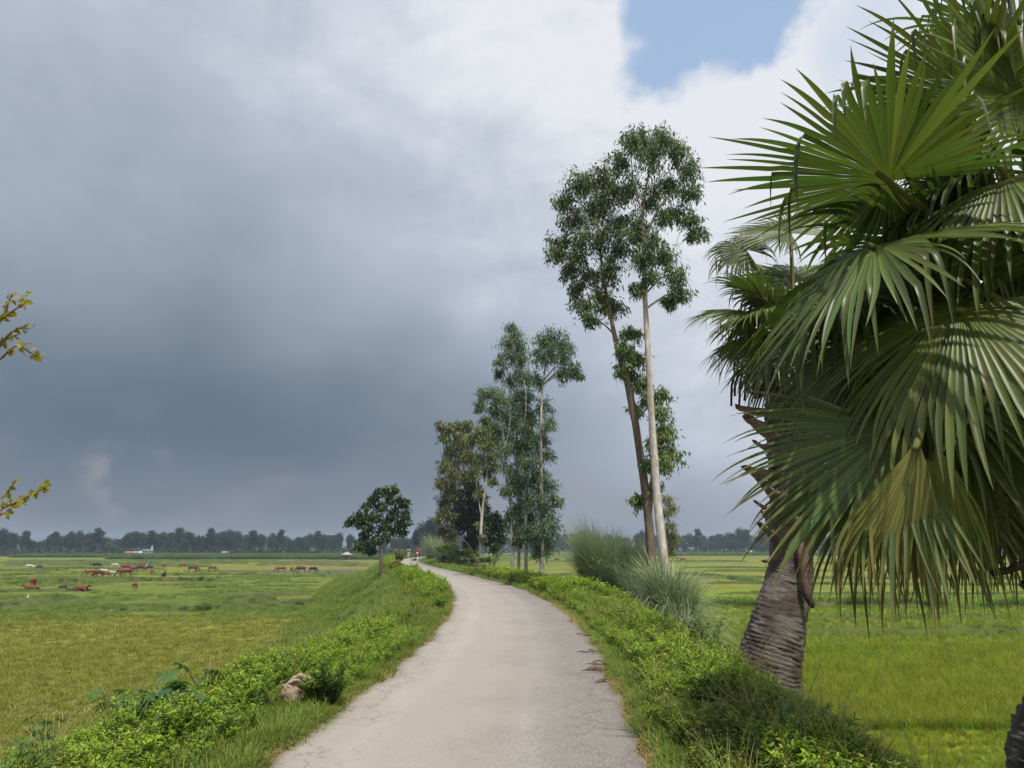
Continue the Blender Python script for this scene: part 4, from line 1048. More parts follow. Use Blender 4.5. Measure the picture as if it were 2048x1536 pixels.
fr(palmA, heartA, YA + .6, 1600, 560, 1600, 480, .6, 1.10, (0, -.4, .9), curl=.3, droop=.4)
fr(palmA, heartA, YA - .2, 1690, 760, 1760, 860, -.2, 1.20, (.5, -.5, .6), curl=.5, droop=.9)
fr(palmA, heartA, YA + .5, 1700, 690, 1790, 700, .4, 1.10, (.3, -.2, .9), curl=.4, droop=.7)
# --- nearer palm at the right edge of the view
YB = 5.6
baseB = np.array([3.84, YB, float(ground_z(3.84, YB))])
palmB = empty('palmyra_palm', tuple(baseB)); tag(palmB, 'nearest fan palm with big drooping fronds, its dark trunk cut off by the right edge', 'palm', 'fan palms beside the road')
zc = at(2120, 650, YB)[2]
palm_trunk(palmB, [(3.84, YB, baseB[2] - .2), (3.90, YB, .05), (4.05, YB, .5), (4.36, YB, 1.2), (4.32, YB, zc - .5), (4.25, YB, zc + .1)], [.52, .42, .37, .33, .36, .26])
heartB = np.array([4.25, YB, zc - .15])
for i in range(20):
    f = i / 19; p = np.array([4.34, YB, lerp(1.0, zc - .2, f)]); ang = i * 2.399
    s = obj('leaf_base', smeshes[i % 5], palmB, tuple(p + np.array([math.cos(ang), math.sin(ang), 0]) * .27 - baseB)); s.rotation_euler = (0, -.3, ang)
B = lambda *q, **k: fr(palmB, heartB, *q, **k)
B(5.0, 1777, 362, 1560, 320, .15, 1.20, (.05, .22, .97), nseg=60, span=5.5, curl=.10, fold=.18, droop=.12, broken=.07, split=.55, tipdry=.12, col=P_green * 1.15)
B(5.3, 1950, 205, 1800, 110, .2, 1.15, (.1, .30, .94), nseg=58, curl=.18, fold=.25, droop=.2, broken=.18, split=.52, tipdry=.1)
B(5.0, 2060, 200, 2020, 20, .1, 1.2, (-.35, .75, .45), nseg=56, curl=.15, fold=.25, droop=.2, broken=.2, tipdry=.1)
B(4.7, 1755, 498, 1560, 570, -.05, 1.16, (-.05, -.25, .95), nseg=58, span=5.3, curl=.42, fold=.18, droop=.55, broken=.16, split=.5, tipdry=.2, col=P_green * 1.15)
B(4.5, 1925, 622, 1760, 740, -.15, 1.22, (-.3, -.45, .82), nseg=56, curl=.45, fold=.05, droop=.75, broken=.12, split=.55, tipdry=.2, col=P_green * 1.2)
fr(palmB, at(1870, 800, 4.75), 4.40, 1836, 880, 1806, 1080, -.05, .92, (-.1, -.97, .1), nseg=17, span=.95, curl=.25, fold=.12, droop=.9, broken=.35, split=.55, dry=.22, tipdry=.9, col=np.array([.20, .22, .06]))
B(4.7, 1790, 860, 1640, 955, .0, 1.12, (-.3, -.8, .5), nseg=40, span=2.6, curl=.2, fold=.05, droop=.35, broken=.08, tipdry=.5, col=P_green * 1.1)
B(5.2, 1740, 690, 1580, 770, .2, 1.05, (-.3, -.6, .7), nseg=52, curl=.45, fold=.15, droop=.8, broken=.1, tipdry=.3)
B(5.5, 1980, 860, 1960, 1060, .1, 1.15, (.0, -.9, .3), nseg=50, span=4.4, curl=.2, fold=.05, droop=.7, broken=.1, dry=.1, tipdry=.4, col=P_green * .9)
B(6.0, 2040, 820, 2050, 1050, .1, 1.15, (.1, -.9, .2), nseg=50, span=4.4, curl=.2, fold=.05, droop=.7, broken=.1, dry=.15, tipdry=.4, col=P_green * .9)
B(6.1, 1920, 800, 1880, 1000, .2, 1.15, (-.1, -.85, .3), nseg=48, span=4.2, curl=.3, fold=.1, droop=.7, dry=.1, tipdry=.4, col=P_green * .9)
B(6.3, 1850, 640, 1700, 700, .4, 1.15, (-.2, -.3, .9), nseg=50, curl=.4, droop=.7, broken=.2)
B(6.3, 1900, 420, 1760, 340, .5, 1.15, (-.2, -.4, .9), nseg=50, curl=.3, droop=.4, broken=.2)
B(4.6, 2010, 360, 1950, 380, -.5, 1.10, (-.4, -.3, .9), nseg=50, curl=.5, fold=.1, droop=.9, broken=.4, col=P_green * 1.05)
B(6.4, 2060, 480, 2040, 380, .8, 1.1, (0, -.4, .9), nseg=46, curl=.3, droop=.5)
B(5.0, 2090, 700, 2060, 900, -.3, 1.15, (-.2, -.9, .3), nseg=48, curl=.35, droop=.8, dry=.1, tipdry=.4)
B(5.4, 2180, 520, 2330, 460, .2, 1.15, (.3, -.4, .9), nseg=46, curl=.35, droop=.6)
B(5.8, 2200, 760, 2330, 900, .3, 1.15, (.5, -.6, .6), nseg=46, curl=.35, droop=.8)
B(5.8, 1950, 890, 1945, 1080, .0, 1.12, (.05, -.95, .2), nseg=44, span=3.2, curl=.15, fold=.0, droop=.6, dry=.12, tipdry=.5, col=P_green * .8)
B(6.1, 2035, 900, 2045, 1080, .0, 1.12, (.1, -.95, .2), nseg=44, span=3.2, curl=.15, fold=.0, droop=.6, dry=.15, tipdry=.5, col=P_green * .8)
B(5.2, 1860, 760, 1720, 860, -.1, 1.12, (-.3, -.6, .7), nseg=52, curl=.4, fold=.1, droop=.8, broken=.1, tipdry=.35, col=P_green * 1.05)
B(5.6, 1840, 900, 1700, 1050, .1, 1.10, (-.35, -.75, .45), nseg=46, span=3.4, curl=.3, fold=.1, droop=.7, tipdry=.6, dry=.08, col=P_green * 1.1)
B(5.1, 1900, 900, 1900, 1100, .1, 1.10, (.1, -.9, .3), nseg=44, span=3.2, curl=.2, fold=.05, droop=.7, tipdry=.5, dry=.12)
B(5.6, 1690, 600, 1540, 640, .2, 1.10, (-.2, -.3, .9), nseg=52, curl=.4, fold=.2, droop=.6, broken=.2)
def skirt(root, heart, n, R, avoid, plen, seed, cols, low=-.75):
    """the rest of the crown: fronds all round, young ones up, old ones hanging"""
    rr = np.random.default_rng(seed)
    for k in range(n):
        a = k * 2.399 + rr.random() * .4; f = (k + .5) / n; e = lerp(1.2, low, f ** .9)
        if avoid(a, e): continue
        d = np.array([math.cos(a) * math.cos(e), math.sin(a) * math.cos(e), math.sin(e)]); L = plen * (.75 + .45 * rr.random())
        hub = heart + d * L + np.array([0, 0, .12 - .25 * f]); ax = unit(d + np.array([0, 0, -.15 - .75 * f * f]))
        up = np.array([0, 0, 1.0]) if e > -.2 else np.array([d[0], d[1], .5])
        add_frond(root, heart, hub, ax, up + rr.normal(size=3) * .22, R * (.85 + .25 * rr.random()), nseg=46, span=lerp(5.2, 3.6, f), split=lerp(.52, .45, f), curl=.2 + .35 * f, fold=.22 - .2 * f, droop=.35 + .7 * f, broken=.10 + .25 * f, dry=.0 + .22 * f * f, tipdry=.15 + .55 * f, col=cols * (1.1 - .3 * f))
near = lambda a, e: (math.cos(a + PI / 2) > .45 and e < 1.0)
skirt(palmB, heartB, 46, 1.08, near, 1.15, 11, P_green)
B(5.6, 2010, 110, 1930, 20, .2, 1.1, (.1, .1, .95), nseg=50, curl=.35, fold=.2, droop=.7, broken=.35, tipdry=.15)
B(5.2, 1965, 330, 1880, 330, -.1, 1.05, (-.15, .0, .98), nseg=50, curl=.5, fold=.15, droop=.9, broken=.35, tipdry=.2)
B(6.0, 1880, 300, 1780, 220, .3, 1.05, (.05, .2, .95), nseg=50, curl=.3, fold=.2, droop=.5, broken=.2, tipdry=.15)
B(5.4, 2045, 420, 1990, 470, -.3, 1.05, (-.2, -.3, .9), nseg=50, curl=.6, fold=.1, droop=1.0, broken=.35, tipdry=.25)
B(4.55, 1880, 900, 1870, 1060, .0, .95, (.1, -.9, .3), nseg=30, span=1.6, curl=.3, fold=.1, droop=.9, broken=.35, dry=.15, tipdry=.6, col=np.array([.16, .18, .05]))
B(4.8, 1760, 930, 1690, 1080, .0, .95, (-.25, -.9, .3), nseg=32, span=1.8, curl=.3, fold=.1, droop=.8, broken=.25, dry=.08, tipdry=.7)
skirt(palmA, heartA, 26, .88, lambda a, e: math.cos(a + PI / 2) > .93 or (math.cos(a) < -.3 and e < .25), .78, 12, P_green, -.35)
# broken stalk poking out on the right, with one loose strip
Q = curve([np.array([4.4, 5.4, at(2100, 1120, 5.2)[2]]), at(2060, 1128, 5.2), at(2020, 1140, 5.2), at(1984, 1146, 5.2)], 10)
V, F = tube(Q, np.linspace(.035, .022, 10), 7, .5)
s = obj('dead_stalk', mesh('dead_stalk', V - baseB, F, M_palmbark, np.tile([.05, .04, .035], (len(V), 1)), True), palmB); s['label'] = 'dark broken stalk sticking out from the trunk'

# ------------------------------------------------------------------ far line of trees
def far_tree_mesh(kind, h):
    A = Acc(); C = Acc()
    cols = [[.030, .050, .026], [.036, .056, .026], [.026, .046, .028], [.042, .060, .026]]
    col = np.array(cols[kind % 4])
    if kind < 3: bl = [(0, 0, h * (.42 + .55 * i / 6), h * (.11 + .07 * rng.random())) for i in range(7)] + [(rng.normal() * h * .10, rng.normal() * h * .1, h * (.5 + .4 * rng.random()), h * .12) for i in range(7)]
    elif kind < 6: bl = [(rng.normal() * h * .17, rng.normal() * h * .17, h * (.30 + .6 * rng.random()), h * (.13 + .08 * rng.random())) for i in range(16)]
    else: bl = [(rng.normal() * h * .05, rng.normal() * h * .05, h * (.35 + .6 * rng.random()), h * .075) for i in range(13)]
    V, F = tube(curve([(0, 0, -.3), (rng.normal() * .15, rng.normal() * .15, h * .5), (0, 0, h * .9)], 7), np.linspace(.16, .04, 7), 5, .1)
    A.add(V, F, [.28, .25, .22] if kind % 2 else [.17, .14, .12])
    for (x, y, z, r) in bl:
        n = int(40 + 60 * r)
        p = np.array([x, y, z]) + rand_unit(n) * r * (rng.random((n, 1)) ** .4) * np.array([1, 1, .9])
        V, F = kites(p, rand_unit(n) + [0, 0, -.35], .62 + .3 * rng.random(n), .34, .2)
        C.add(V, F, rep(jcol(col * (1 + .25 * rng.normal()), n, .25, .08), 4))
    return A.mesh('trunk', M_bark, True), C.mesh('crown', M_far)
FT = [far_tree_mesh(k, 10.0) for k in range(8)]
def far_tree(x, y, kind, s, label, group):
    r = empty('far_tree', (x, y, FIELD), rng.random() * 6.28); r.scale = (s * (.85 + .4 * rng.random()),) * 2 + (s,)
    tag(r, label, 'tree', group)
    obj('trunk', FT[kind][0], r); obj('crown', FT[kind][1], r)
for i in range(118):                                   # left of the lone tree
    px = -60 + i * 7.9 + rng.normal() * 4; Y = 350 + 55 * rng.random() + (px > 500) * 30
    s = .52 + .66 * fbm(np.array([px * .022]), np.array([3.3]), 3)[0] + .16 * rng.random() + (px < 60) * .12
    far_tree((px - 1024) / FPX * Y * .99, Y, int(rng.choice([0, 1, 2, 3, 4, 5])), s, 'dark tree in the unbroken far wood left of the road', 'trees of the far wood left of the road')
for px, sc, w in ((62, 1.2, 'at the far left above the resting cattle'), (118, 1.15, 'above the two white cattle'), (206, 1.3, 'above the black cow behind the herd'), (312, 1.2, 'just above the small white building'), (366, 1.35, 'between the white building and the lone tin roof'),
                  (428, 1.3, 'left of the lone pale tin roof'), (512, 1.2, 'right of the lone pale tin roof'), (566, 1.25, 'above the orange-tan cow by the pond'), (640, 1.2, 'left above the square hut')):
    Y = 345 + 20 * rng.random()
    far_tree((px - 1024) / FPX * Y * .99, Y, 6 + (px % 2), sc, 'tall thin tree in the far wood ' + w, 'tall thin trees in the far wood left of the road')
for i in range(100):
    px = 850 + i * 12.6 + rng.normal() * 5; Y = 470 + 70 * rng.random()
    s = .62 + .62 * fbm(np.array([px * .021]), np.array([8.8]), 3)[0] + .2 * rng.random()
    far_tree((px - 1024) / FPX * Y * .99, Y, int(rng.choice([0, 1, 2, 3, 4, 5])), s * 1.1, 'small dark tree in the far wood right of the road', 'trees of the far wood right of the road')
for px, sc, kd, w in ((838, 1.0, 6, 'thin tree straight behind the motorcycle'), (852, 1.1, 0, 'second tree right of the motorcycle beyond the bend'), (866, 1.25, 2, 'tallest tree beyond the bend left of the dense clump'), (878, 1.2, 5, 'rounded tree beyond the bend half hidden by the dense clump')):
    far_tree((px - 1024) / FPX * 250, 250, kd, sc, w, 'trees behind the bend')
for px, sc, kd, w in ((1128, 1.15, 1, 'right beside the row of white trunks'), (1148, 1.25, 6, 'thin and second right of the white trunks'), (1160, 1.3, 2, 'tallest left of the big cane grass'), (1172, 1.1, 7, 'thin and close above the big cane grass'), (1388, 1.55, 7, 'standing alone like a mast right of the pale trunk'), (1448, 1.3, 3, 'leftmost of the cluster beside the palm'),
                      (1470, 1.4, 0, 'in the middle of the cluster beside the palm'), (1482, 1.5, 6, 'thin and tallest of the cluster beside the palm'), (1520, 1.4, 5, 'touching the palm trunk'), (1505, 1.1, 3, 'low between the cluster and the palm trunk')):
    far_tree((px - 1024) / FPX * 455, 455, kd, sc, 'far tree right of the road ' + w, 'taller trees before the far wood right of the road')
# scrub below the far wood
V = []; 
n = 14000; px = -80 + 2250 * rng.random(n); Y = np.where(px < 860, 338 + 30 * rng.random(n), 452 + 40 * rng.random(n)); x = (px - 1024) / FPX * Y * .99
zz = FIELD + 3.2 * rng.random(n) ** 1.5 * (.4 + fbm(px * .03, px * 0, 3)); P = np.stack([x, Y, zz], -1)
V, F = kites(P, rand_unit(n), 1.5 + rng.random(n), .9, .2)
tag(obj('far_undergrowth', mesh('far_undergrowth', V, F, M_far, rep(jcol([.030, .048, .024], n, .3, .1), 4))), 'dark undergrowth filling the foot of the far woods', 'undergrowth', kind='stuff')

# ------------------------------------------------------------------ bodies grown on skeletons
def skin_mesh(name, joints, edges, root=0, sub=1):
    """one continuous surface grown along joints [(x, y, z, radius)]"""
    me = bpy.data.meshes.new(name); me.from_pydata([j[:3] for j in joints], edges, [])
    o = bpy.data.objects.new(name, me); COL.objects.link(o)
    o.modifiers.new('skin', 'SKIN')
    if not me.skin_vertices: 
        bm = bmesh.new(); bm.from_mesh(me); bm.verts.layers.skin.verify(); bm.to_mesh(me); bm.free()
    for i, j in enumerate(joints):
        sv = me.skin_vertices[0].data[i]; sv.radius = (j[3], j[3]) if len(j) < 5 else (j[3], j[4]); sv.use_root = (i == root)
    if sub:
        m = o.modifiers.new('sub', 'SUBSURF'); m.levels = sub; m.render_levels = sub
    dg = bpy.context.evaluated_depsgraph_get(); ev = o.evaluated_get(dg)
    out = bpy.data.meshes.new_from_object(ev); out.name = name
    bpy.data.objects.remove(o); bpy.data.meshes.remove(me)
    out.polygons.foreach_set('use_smooth', np.ones(len(out.polygons), bool))
    return out
def paint(me, fn, mat):
    n = len(me.vertices); co = np.zeros(n * 3, np.float32); me.vertices.foreach_get('co', co); co = co.reshape(-1, 3)
    c = np.ones((n, 4), np.float32); c[:, :3] = fn(co)
    a = me.attributes.get('col') or me.attributes.new('col', 'FLOAT_COLOR', 'POINT'); a.data.foreach_set('color', c.ravel())
    me.materials.clear(); me.materials.append(mat); return me
def cow_skel(pose):
    """nose towards +X; zebu-like build, 1.2 m at the hump"""
    if pose == 'lie': zb, drop = .38, 0
    else: zb, drop = .92, 0
    J = [(-.62, 0, zb + .02, .19, .21), (-.25, 0, zb - .04, .25, .27), (.15, 0, zb - .03, .25, .28), (.48, 0, zb + .06, .19, .24)]
    E = [(0, 1), (1, 2), (2, 3)]
    if pose == 'graze': nk = [(.76, 0, zb - .12, .11), (.98, 0, zb - .50, .085), (1.12, 0, zb - .72, .06)]
    elif pose == 'stand': nk = [(.74, 0, zb + .24, .12), (.93, 0, zb + .36, .10), (1.17, 0, zb + .22, .06)]
    else: nk = [(.70, .02, zb + .16, .13), (.86, .05, zb + .24, .11), (1.06, .08, zb + .06, .07)]
    b = len(J); J += nk; E += [(3, b), (b, b + 1), (b + 1, b + 2)]
    h = len(J); hd = J[b + 1]                                   # horns and ears
    for s in (-1, 1):
        k = len(J); J += [(hd[0] - .02, s * .10, hd[2] + .07, .028), (hd[0] + .02, s * .17, hd[2] + .20, .010)]; E += [(b + 1, k), (k, k + 1)]
    if pose == 'lie':
        for x, s in ((.42, 1), (.42, -1), (-.5, 1), (-.5, -1)):
            k = len(J); J += [(x + .05, s * .26, .20, .10), (x + .38, s * .30, .09, .055), (x + .08, s * .34, .05, .04)]; E += [(3 if x > 0 else 0, k), (k, k + 1), (k + 1, k + 2)]
    else:
        for x, s, st in ((.44, 1, .10), (.44, -1, -.08), (-.60, 1, -.10), (-.60, -1, .08)):
            k = len(J)
            if x > 0: J += [(x, s * .14, zb - .28, .085), (x + st * .6, s * .14, .42, .048), (x + st, s * .14, .05, .045)]
            else: J += [(x + .06, s * .14, zb - .26, .115), (x - .08 + st * .4, s * .14, .46, .050), (x + st, s * .14, .05, .045)]
            E += [(3 if x > 0 else 0, k), (k, k + 1), (k + 1, k + 2)]
    k = len(J); J += [(-.80, 0, zb + .02, .035), (-.86, .02, zb - .35, .022), (-.86, .02, zb - .5, .035)]; E += [(0, k), (k, k + 1), (k + 1, k + 2)]
    if pose != 'lie': k = len(J); J += [(.42, 0, zb + .33, .09)]; E += [(3, k)]
    return J, E
HIDES = {'red': [.15, .055, .030], 'brown': [.10, .048, .030], 'tan': [.21, .105, .056], 'white': [.42, .40, .36], 'black': [.022, .02, .02], 'grey': [.30, .28, .26]}
COWM = {}
def cow_mesh(pose, hide):
    if (pose, hide) in COWM: return COWM[(pose, hide)]
    if pose not in COWM: COWM[pose] = skin_mesh('cow', *cow_skel(pose), root=1)
    me = COWM[pose].copy(); c = np.array(HIDES[hide])
    def fn(co):
        m = fbm(co[:, 0] * 2.2 + len(hide), co[:, 1] * 2 + co[:, 2] * 2, 3)[:, None]
        base = np.tile(c, (len(co), 1)) * (.85 + .4 * m)
        if hide in ('grey', 'pied'): base = lerp(base, np.array([.05, .045, .04]), (m > .53) * .9)
        leg = sstep((.30 - co[:, 2]) / .2)[:, None] * (.0 if pose == 'lie' else 1)
        return lerp(base, c * .45, leg * .6)
    COWM[(pose, hide)] = paint(me, fn, M_hide); return me
def ground_at(px, py): 
    p = gz(px, py, FIELD); p[2] = float(ground_z(p[0], p[1])); return p
def cow(px, py, pose, hide, rz, s, label, group):
    p = ground_at(px, py); o = obj('cow', cow_mesh(pose, hide), None, tuple(p))
    s *= .78; o.rotation_euler = (0, 0, rz); o.scale = (s, s, s)
    tag(o, label, 'cow', group)
GH = 'cattle of the main herd'; GN = 'cattle resting near the low bank'; GP = 'cattle by the pond'; GF = 'far cattle'
L_, R_ = PI, 0.0
cow(62, 1182, 'lie', 'red', L_, 1.08, 'red-brown cow lying in front of another, farthest left near the low bank', GN)
cow(66, 1176, 'graze', 'red', PI * .62, 1.05, 'red-brown cow standing behind the lying one at the far left', GN)
cow(125, 1180, 'lie', 'brown', PI / 2 + .2, 1.05, 'brown cow lying with its rump to the camera between two groups', GN)
cow(161, 1183, 'lie', 'red', R_, 1.1, 'long red-brown cow lying on the low bank', GN)
cow(269, 1178, 'graze', 'red', PI / 2, .62, 'small red calf standing alone in front of the herd', GN)
cow(58, 1140, 'graze', 'white', L_ + .2, 1.0, 'white cow, left one of the pair at the far left', GF)
cow(69, 1140, 'graze', 'white', R_, .8, 'smaller white calf beside the white cow at the far left', GF)
cow(77, 1140, 'graze', 'brown', 1.2, .9, 'brown cow next to the two white ones', GF)
cow(193, 1137, 'graze', 'black', R_, 1.15, 'black cow grazing apart behind the herd', GF)
cow(229, 1137, 'graze', 'white', R_ + .3, 1.0, 'white cow between the black cow and the herd', GF)
cow(178, 1154, 'graze', 'tan', L_ + .1, 1.15, 'tan cow grazing leftmost in the main herd', GH)
cow(196, 1156, 'graze', 'brown', L_ - .2, 1.1, 'dark brown cow grazing beside the leftmost tan one', GH)
cow(206, 1151, 'graze', 'white', L_, .95, 'cream cow half hidden behind the dark brown one', GH)
cow(212, 1155, 'graze', 'red', R_, .8, 'small red cow right behind the dark brown one', GH)
cow(225, 1152, 'stand', 'white', L_, .7, 'cream calf standing between the dark and the large red cow', GH)
cow(248, 1157, 'graze', 'red', L_ + .3, 1.4, 'largest red cow grazing at the front of the herd', GH)
cow(251, 1143, 'graze', 'red', L_, 1.2, 'red cow directly behind the largest red cow', GH)
cow(264, 1145, 'graze', 'brown', R_, 1.0, 'brown cow right of the largest red cow', GH)
cow(280, 1143, 'graze', 'brown', L_, 1.15, 'brown cow grazing beside the pied one', GH)
cow(297, 1144, 'graze', 'grey', L_, 1.25, 'black and white pied cow in the herd', GH)
cow(303, 1149, 'stand', 'tan', PI / 2, .8, 'small tan cow standing in front of the pied one', GH)
cow(287, 1137, 'graze', 'red', L_, 1.1, 'red cow at the back of the herd behind the pied one', GH)
cow(327, 1138, 'graze', 'tan', PI * .55, 1.1, 'tan cow seen from behind right of the pied one', GH)
cow(364, 1137, 'graze', 'tan', L_, 1.15, 'tan cow grazing far back on the right of the herd', GH)
cow(386, 1146, 'graze', 'brown', R_, 1.25, 'brown cow grazing right of the small white bird', GH)
cow(425, 1144, 'graze', 'red', R_ + .2, 1.0, 'red cow with its head to the right, rightmost of the herd', GH)
cow(327, 1160, 'stand', 'black', PI / 2 + .2, .95, 'black calf standing alone in front of the herd', GH)
cow(561, 1147, 'graze', 'tan', L_, 1.25, 'orange-tan cow grazing leftmost by the pond', GP)
cow(583, 1146, 'stand', 'red', PI / 2, .9, 'red calf second from the left by the pond', GP)
cow(601, 1147, 'graze', 'brown', L_, 1.2, 'dark brown cow grazing third from the left by the pond', GP)
cow(626, 1146, 'graze', 'black', R_, 1.0, 'black cow rightmost by the pond', GP)
cow(776, 1136, 'graze', 'red', L_, 1.0, 'orange-red cow just right of the lone tree', GP)
cow(609, 1118, 'graze', 'black', R_, 1.2, 'dark cow far behind the pond, left of two', GF)
cow(657, 1118, 'graze', 'black', R_, 1.2, 'dark cow far behind the pond near the hut', GF)
cow(1114, 1124, 'graze', 'red', R_, 1.1, 'reddish cow in the field seen left of the cane grass', GF)
cow(1137, 1124, 'graze', 'tan', L_, 1.1, 'tan cow in the field close to the cane grass', GF)
cow(1366, 1124, 'graze', 'red', R_, 1.2, 'reddish cow in the field right of the pale trunk', GF)
# goats by the road, egrets in the field
GOAT = skin_mesh('goat', [(x * .55, y * .55, z * .55) + tuple(q * .5 for q in r) for x, y, z, *r in cow_skel('stand')[0]], cow_skel('stand')[1], root=1)
def goat(p, c, rz, label, patch=None):
    me = paint(GOAT.copy(), lambda co: lerp(np.tile(c, (len(co), 1)), np.asarray(patch if patch is not None else c), (fbm(co[:, 0] * 5, co[:, 2] * 5, 2) > .52)[:, None] * 1.0), M_hide)
    o = obj('goat', me, None, tuple(p)); o.rotation_euler = (0, 0, rz); tag(o, label, 'goat', 'goats by the road')
p = gz(829, 1129.5, 0); p[2] = .02
goat(p, [.5, .48, .44], .3, 'black and white goat standing at the left edge of the road', [.03, .03, .03])
p = hit(900, 1131); goat(p, [.02, .02, .02], PI, 'black goat standing beside the seated people under the cane grass')
def egret(px, py, rz, label):
    p = ground_at(px, py)
    J = [(-.22, 0, .42, .05), (0, 0, .46, .09), (.14, 0, .52, .055), (.20, 0, .66, .03), (.14, 0, .80, .026), (.22, 0, .86, .035), (.36, 0, .84, .008), (.0, .05, .28, .016), (.02, .05, .0, .016), (.0, -.05, .28, .016), (-.02, -.05, .0, .016)]
    E = [(0, 1), (1, 2), (2, 3), (3, 4), (4, 5), (5, 6), (1, 7), (7, 8), (1, 9), (9, 10)]
    me = paint(skin_mesh('egret', J, E, 1), lambda co: np.where((co[:, 2] < .3)[:, None], [.05, .05, .05], [.72, .72, .70]), M_hide)
    o = obj('egret', me, None, tuple(p)); o.scale = (.6, .6, .6); o.rotation_euler = (0, 0, rz); tag(o, label, 'egret', 'white birds in the pasture')
egret(363, 1145, 0, 'white egret among the cattle beside the brown cow'); egret(457, 1132, 1, 'white egret on the near side of the muddy bank')
egret(54, 1203, 2, 'white egret alone in the grass below the low bank'); egret(86, 1117, 0, 'white egret far out near the left wood')
# people
def person(loc, rz, J, label, skin, shirt, lower, hair=[.012, .01, .01], cat='person'):
    """J: dict of joints in metres; one continuous body, with shirt, lower garment and hair over it"""
    names = ['pelvis', 'waist', 'chest', 'neck', 'chin', 'head', 'sl', 'el', 'wl', 'fl', 'sr', 'er', 'wr', 'fr', 'hl', 'kl', 'al', 'tl', 'hr', 'kr', 'ar', 'tr']
    rad = [.12, .115, .13, .055, .075, .095, .065, .048, .036, .03, .065, .048, .036, .03, .085, .062, .042, .035, .085, .062, .042, .035]
    idx = {n: i for i, n in enumerate(names)}
    ed = [('pelvis', 'waist'), ('waist', 'chest'), ('chest', 'neck'), ('neck', 'chin'), ('chin', 'head'), ('chest', 'sl'), ('sl', 'el'), ('el', 'wl'), ('wl', 'fl'), ('chest', 'sr'), ('sr', 'er'), ('er', 'wr'), ('wr', 'fr'),
          ('pelvis', 'hl'), ('hl', 'kl'), ('kl', 'al'), ('al', 'tl'), ('pelvis', 'hr'), ('hr', 'kr'), ('kr', 'ar'), ('ar', 'tr')]
    js = [tuple(J[n]) + (r,) for n, r in zip(names, rad)]
    body = paint(skin_mesh('body', js, [(idx[a], idx[b]) for a, b in ed]), lambda co: np.tile(skin, (len(co), 1)), M_hide)
    root = obj('person', body, None, tuple(loc)); root.rotation_euler = (0, 0, rz); tag(root, label, cat, 'people along the road')
    def sub(nm, ns, es, grow, c):
        k = {n: i for i, n in enumerate(ns)}
        me = skin_mesh(nm, [tuple(J[n]) + (rad[idx[n]] * grow + .012,) for n in ns], [(k[a], k[b]) for a, b in es])
        obj(nm, paint(me, lambda co: np.tile(c, (len(co), 1)), M_cloth), root)
    if shirt is not None: sub('shirt', ['waist', 'chest', 'sl', 'el', 'sr', 'er'], [('waist', 'chest'), ('chest', 'sl'), ('sl', 'el'), ('chest', 'sr'), ('sr', 'er')], 1.12, shirt)
    sub('trousers', ['pelvis', 'hl', 'kl', 'al', 'hr', 'kr', 'ar'], [('pelvis', 'hl'), ('hl', 'kl'), ('kl', 'al'), ('pelvis', 'hr'), ('hr', 'kr'), ('kr', 'ar')], 1.15, lower)
    h = np.array(J['head']); 
    bm = bmesh.new(); bmesh.ops.create_icosphere(bm, subdivisions=2, radius=.118); 
    for v in bm.verts: v.co = Vector((v.co.x * .95, v.co.y * .95, v.co.z)) + Vector(h) + Vector((0, .02, .025))
    bmesh.ops.delete(bm, geom=[v for v in bm.verts if v.co.z < h[2] - .03 and v.co.y < h[1] + .03], context='VERTS')
    me = bpy.data.meshes.new('hair'); bm.to_mesh(me); bm.free(); obj('hair', paint(me, lambda co: np.tile(hair, (len(co), 1)), M_cloth), root)
    # face: nose and eyes on the front (-Y)
    A = Acc(); 
    for dx, dz, r, c in ((0, -.03, .02, skin), (-.035, .0, .012, [.02, .02, .02]), (.035, .0, .012, [.02, .02, .02]), (0, -.07, .014, [.20, .06, .05])):
        V, F = tube([h + [dx, -.075, dz], h + [dx, -.115, dz]], [r, r * .6], 6); A.add(V, F, c)
    obj('face', A.mesh('face', M_hide, True), root)
    return root
def standing(arm=0.0, stride=.0):
    return dict(pelvis=(0, 0, .92), waist=(0, 0, 1.06), chest=(0, 0, 1.28), neck=(0, 0, 1.44), chin=(0, -.02, 1.50), head=(0, -.01, 1.58), sl=(-.19, 0, 1.38), el=(-.25, .03, 1.10), wl=(-.26, -.06, .86), fl=(-.26, -.08, .76), sr=(.19, 0, 1.38), er=(.25, .03, 1.10), wr=(.26, -.06, .86), fr=(.26, -.08, .76),
                hl=(-.09, 0, .86), kl=(-.10, -stride * .5, .48), al=(-.10, -stride, .08), tl=(-.10, -stride - .14, .03), hr=(.09, 0, .86), kr=(.10, stride * .3, .48), ar=(.10, stride, .10), tr=(.10, stride - .12, .03))
def seated():
    return dict(pelvis=(0, 0, .12), waist=(0, -.02, .26), chest=(0, -.08, .48), neck=(0, -.12, .62), chin=(0, -.15, .67), head=(0, -.15, .75), sl=(-.19, -.08, .56), el=(-.26, -.28, .40), wl=(-.14, -.46, .44), fl=(-.06, -.52, .45), sr=(.19, -.08, .56), er=(.26, -.28, .40), wr=(.14, -.46, .44), fr=(.06, -.52, .43),
                hl=(-.10, -.06, .12), kl=(-.15, -.42, .42), al=(-.14, -.58, .08), tl=(-.14, -.72, .04), hr=(.10, -.06, .12), kr=(.15, -.42, .42), ar=(.14, -.58, .08), tr=(.14, -.72, .04))
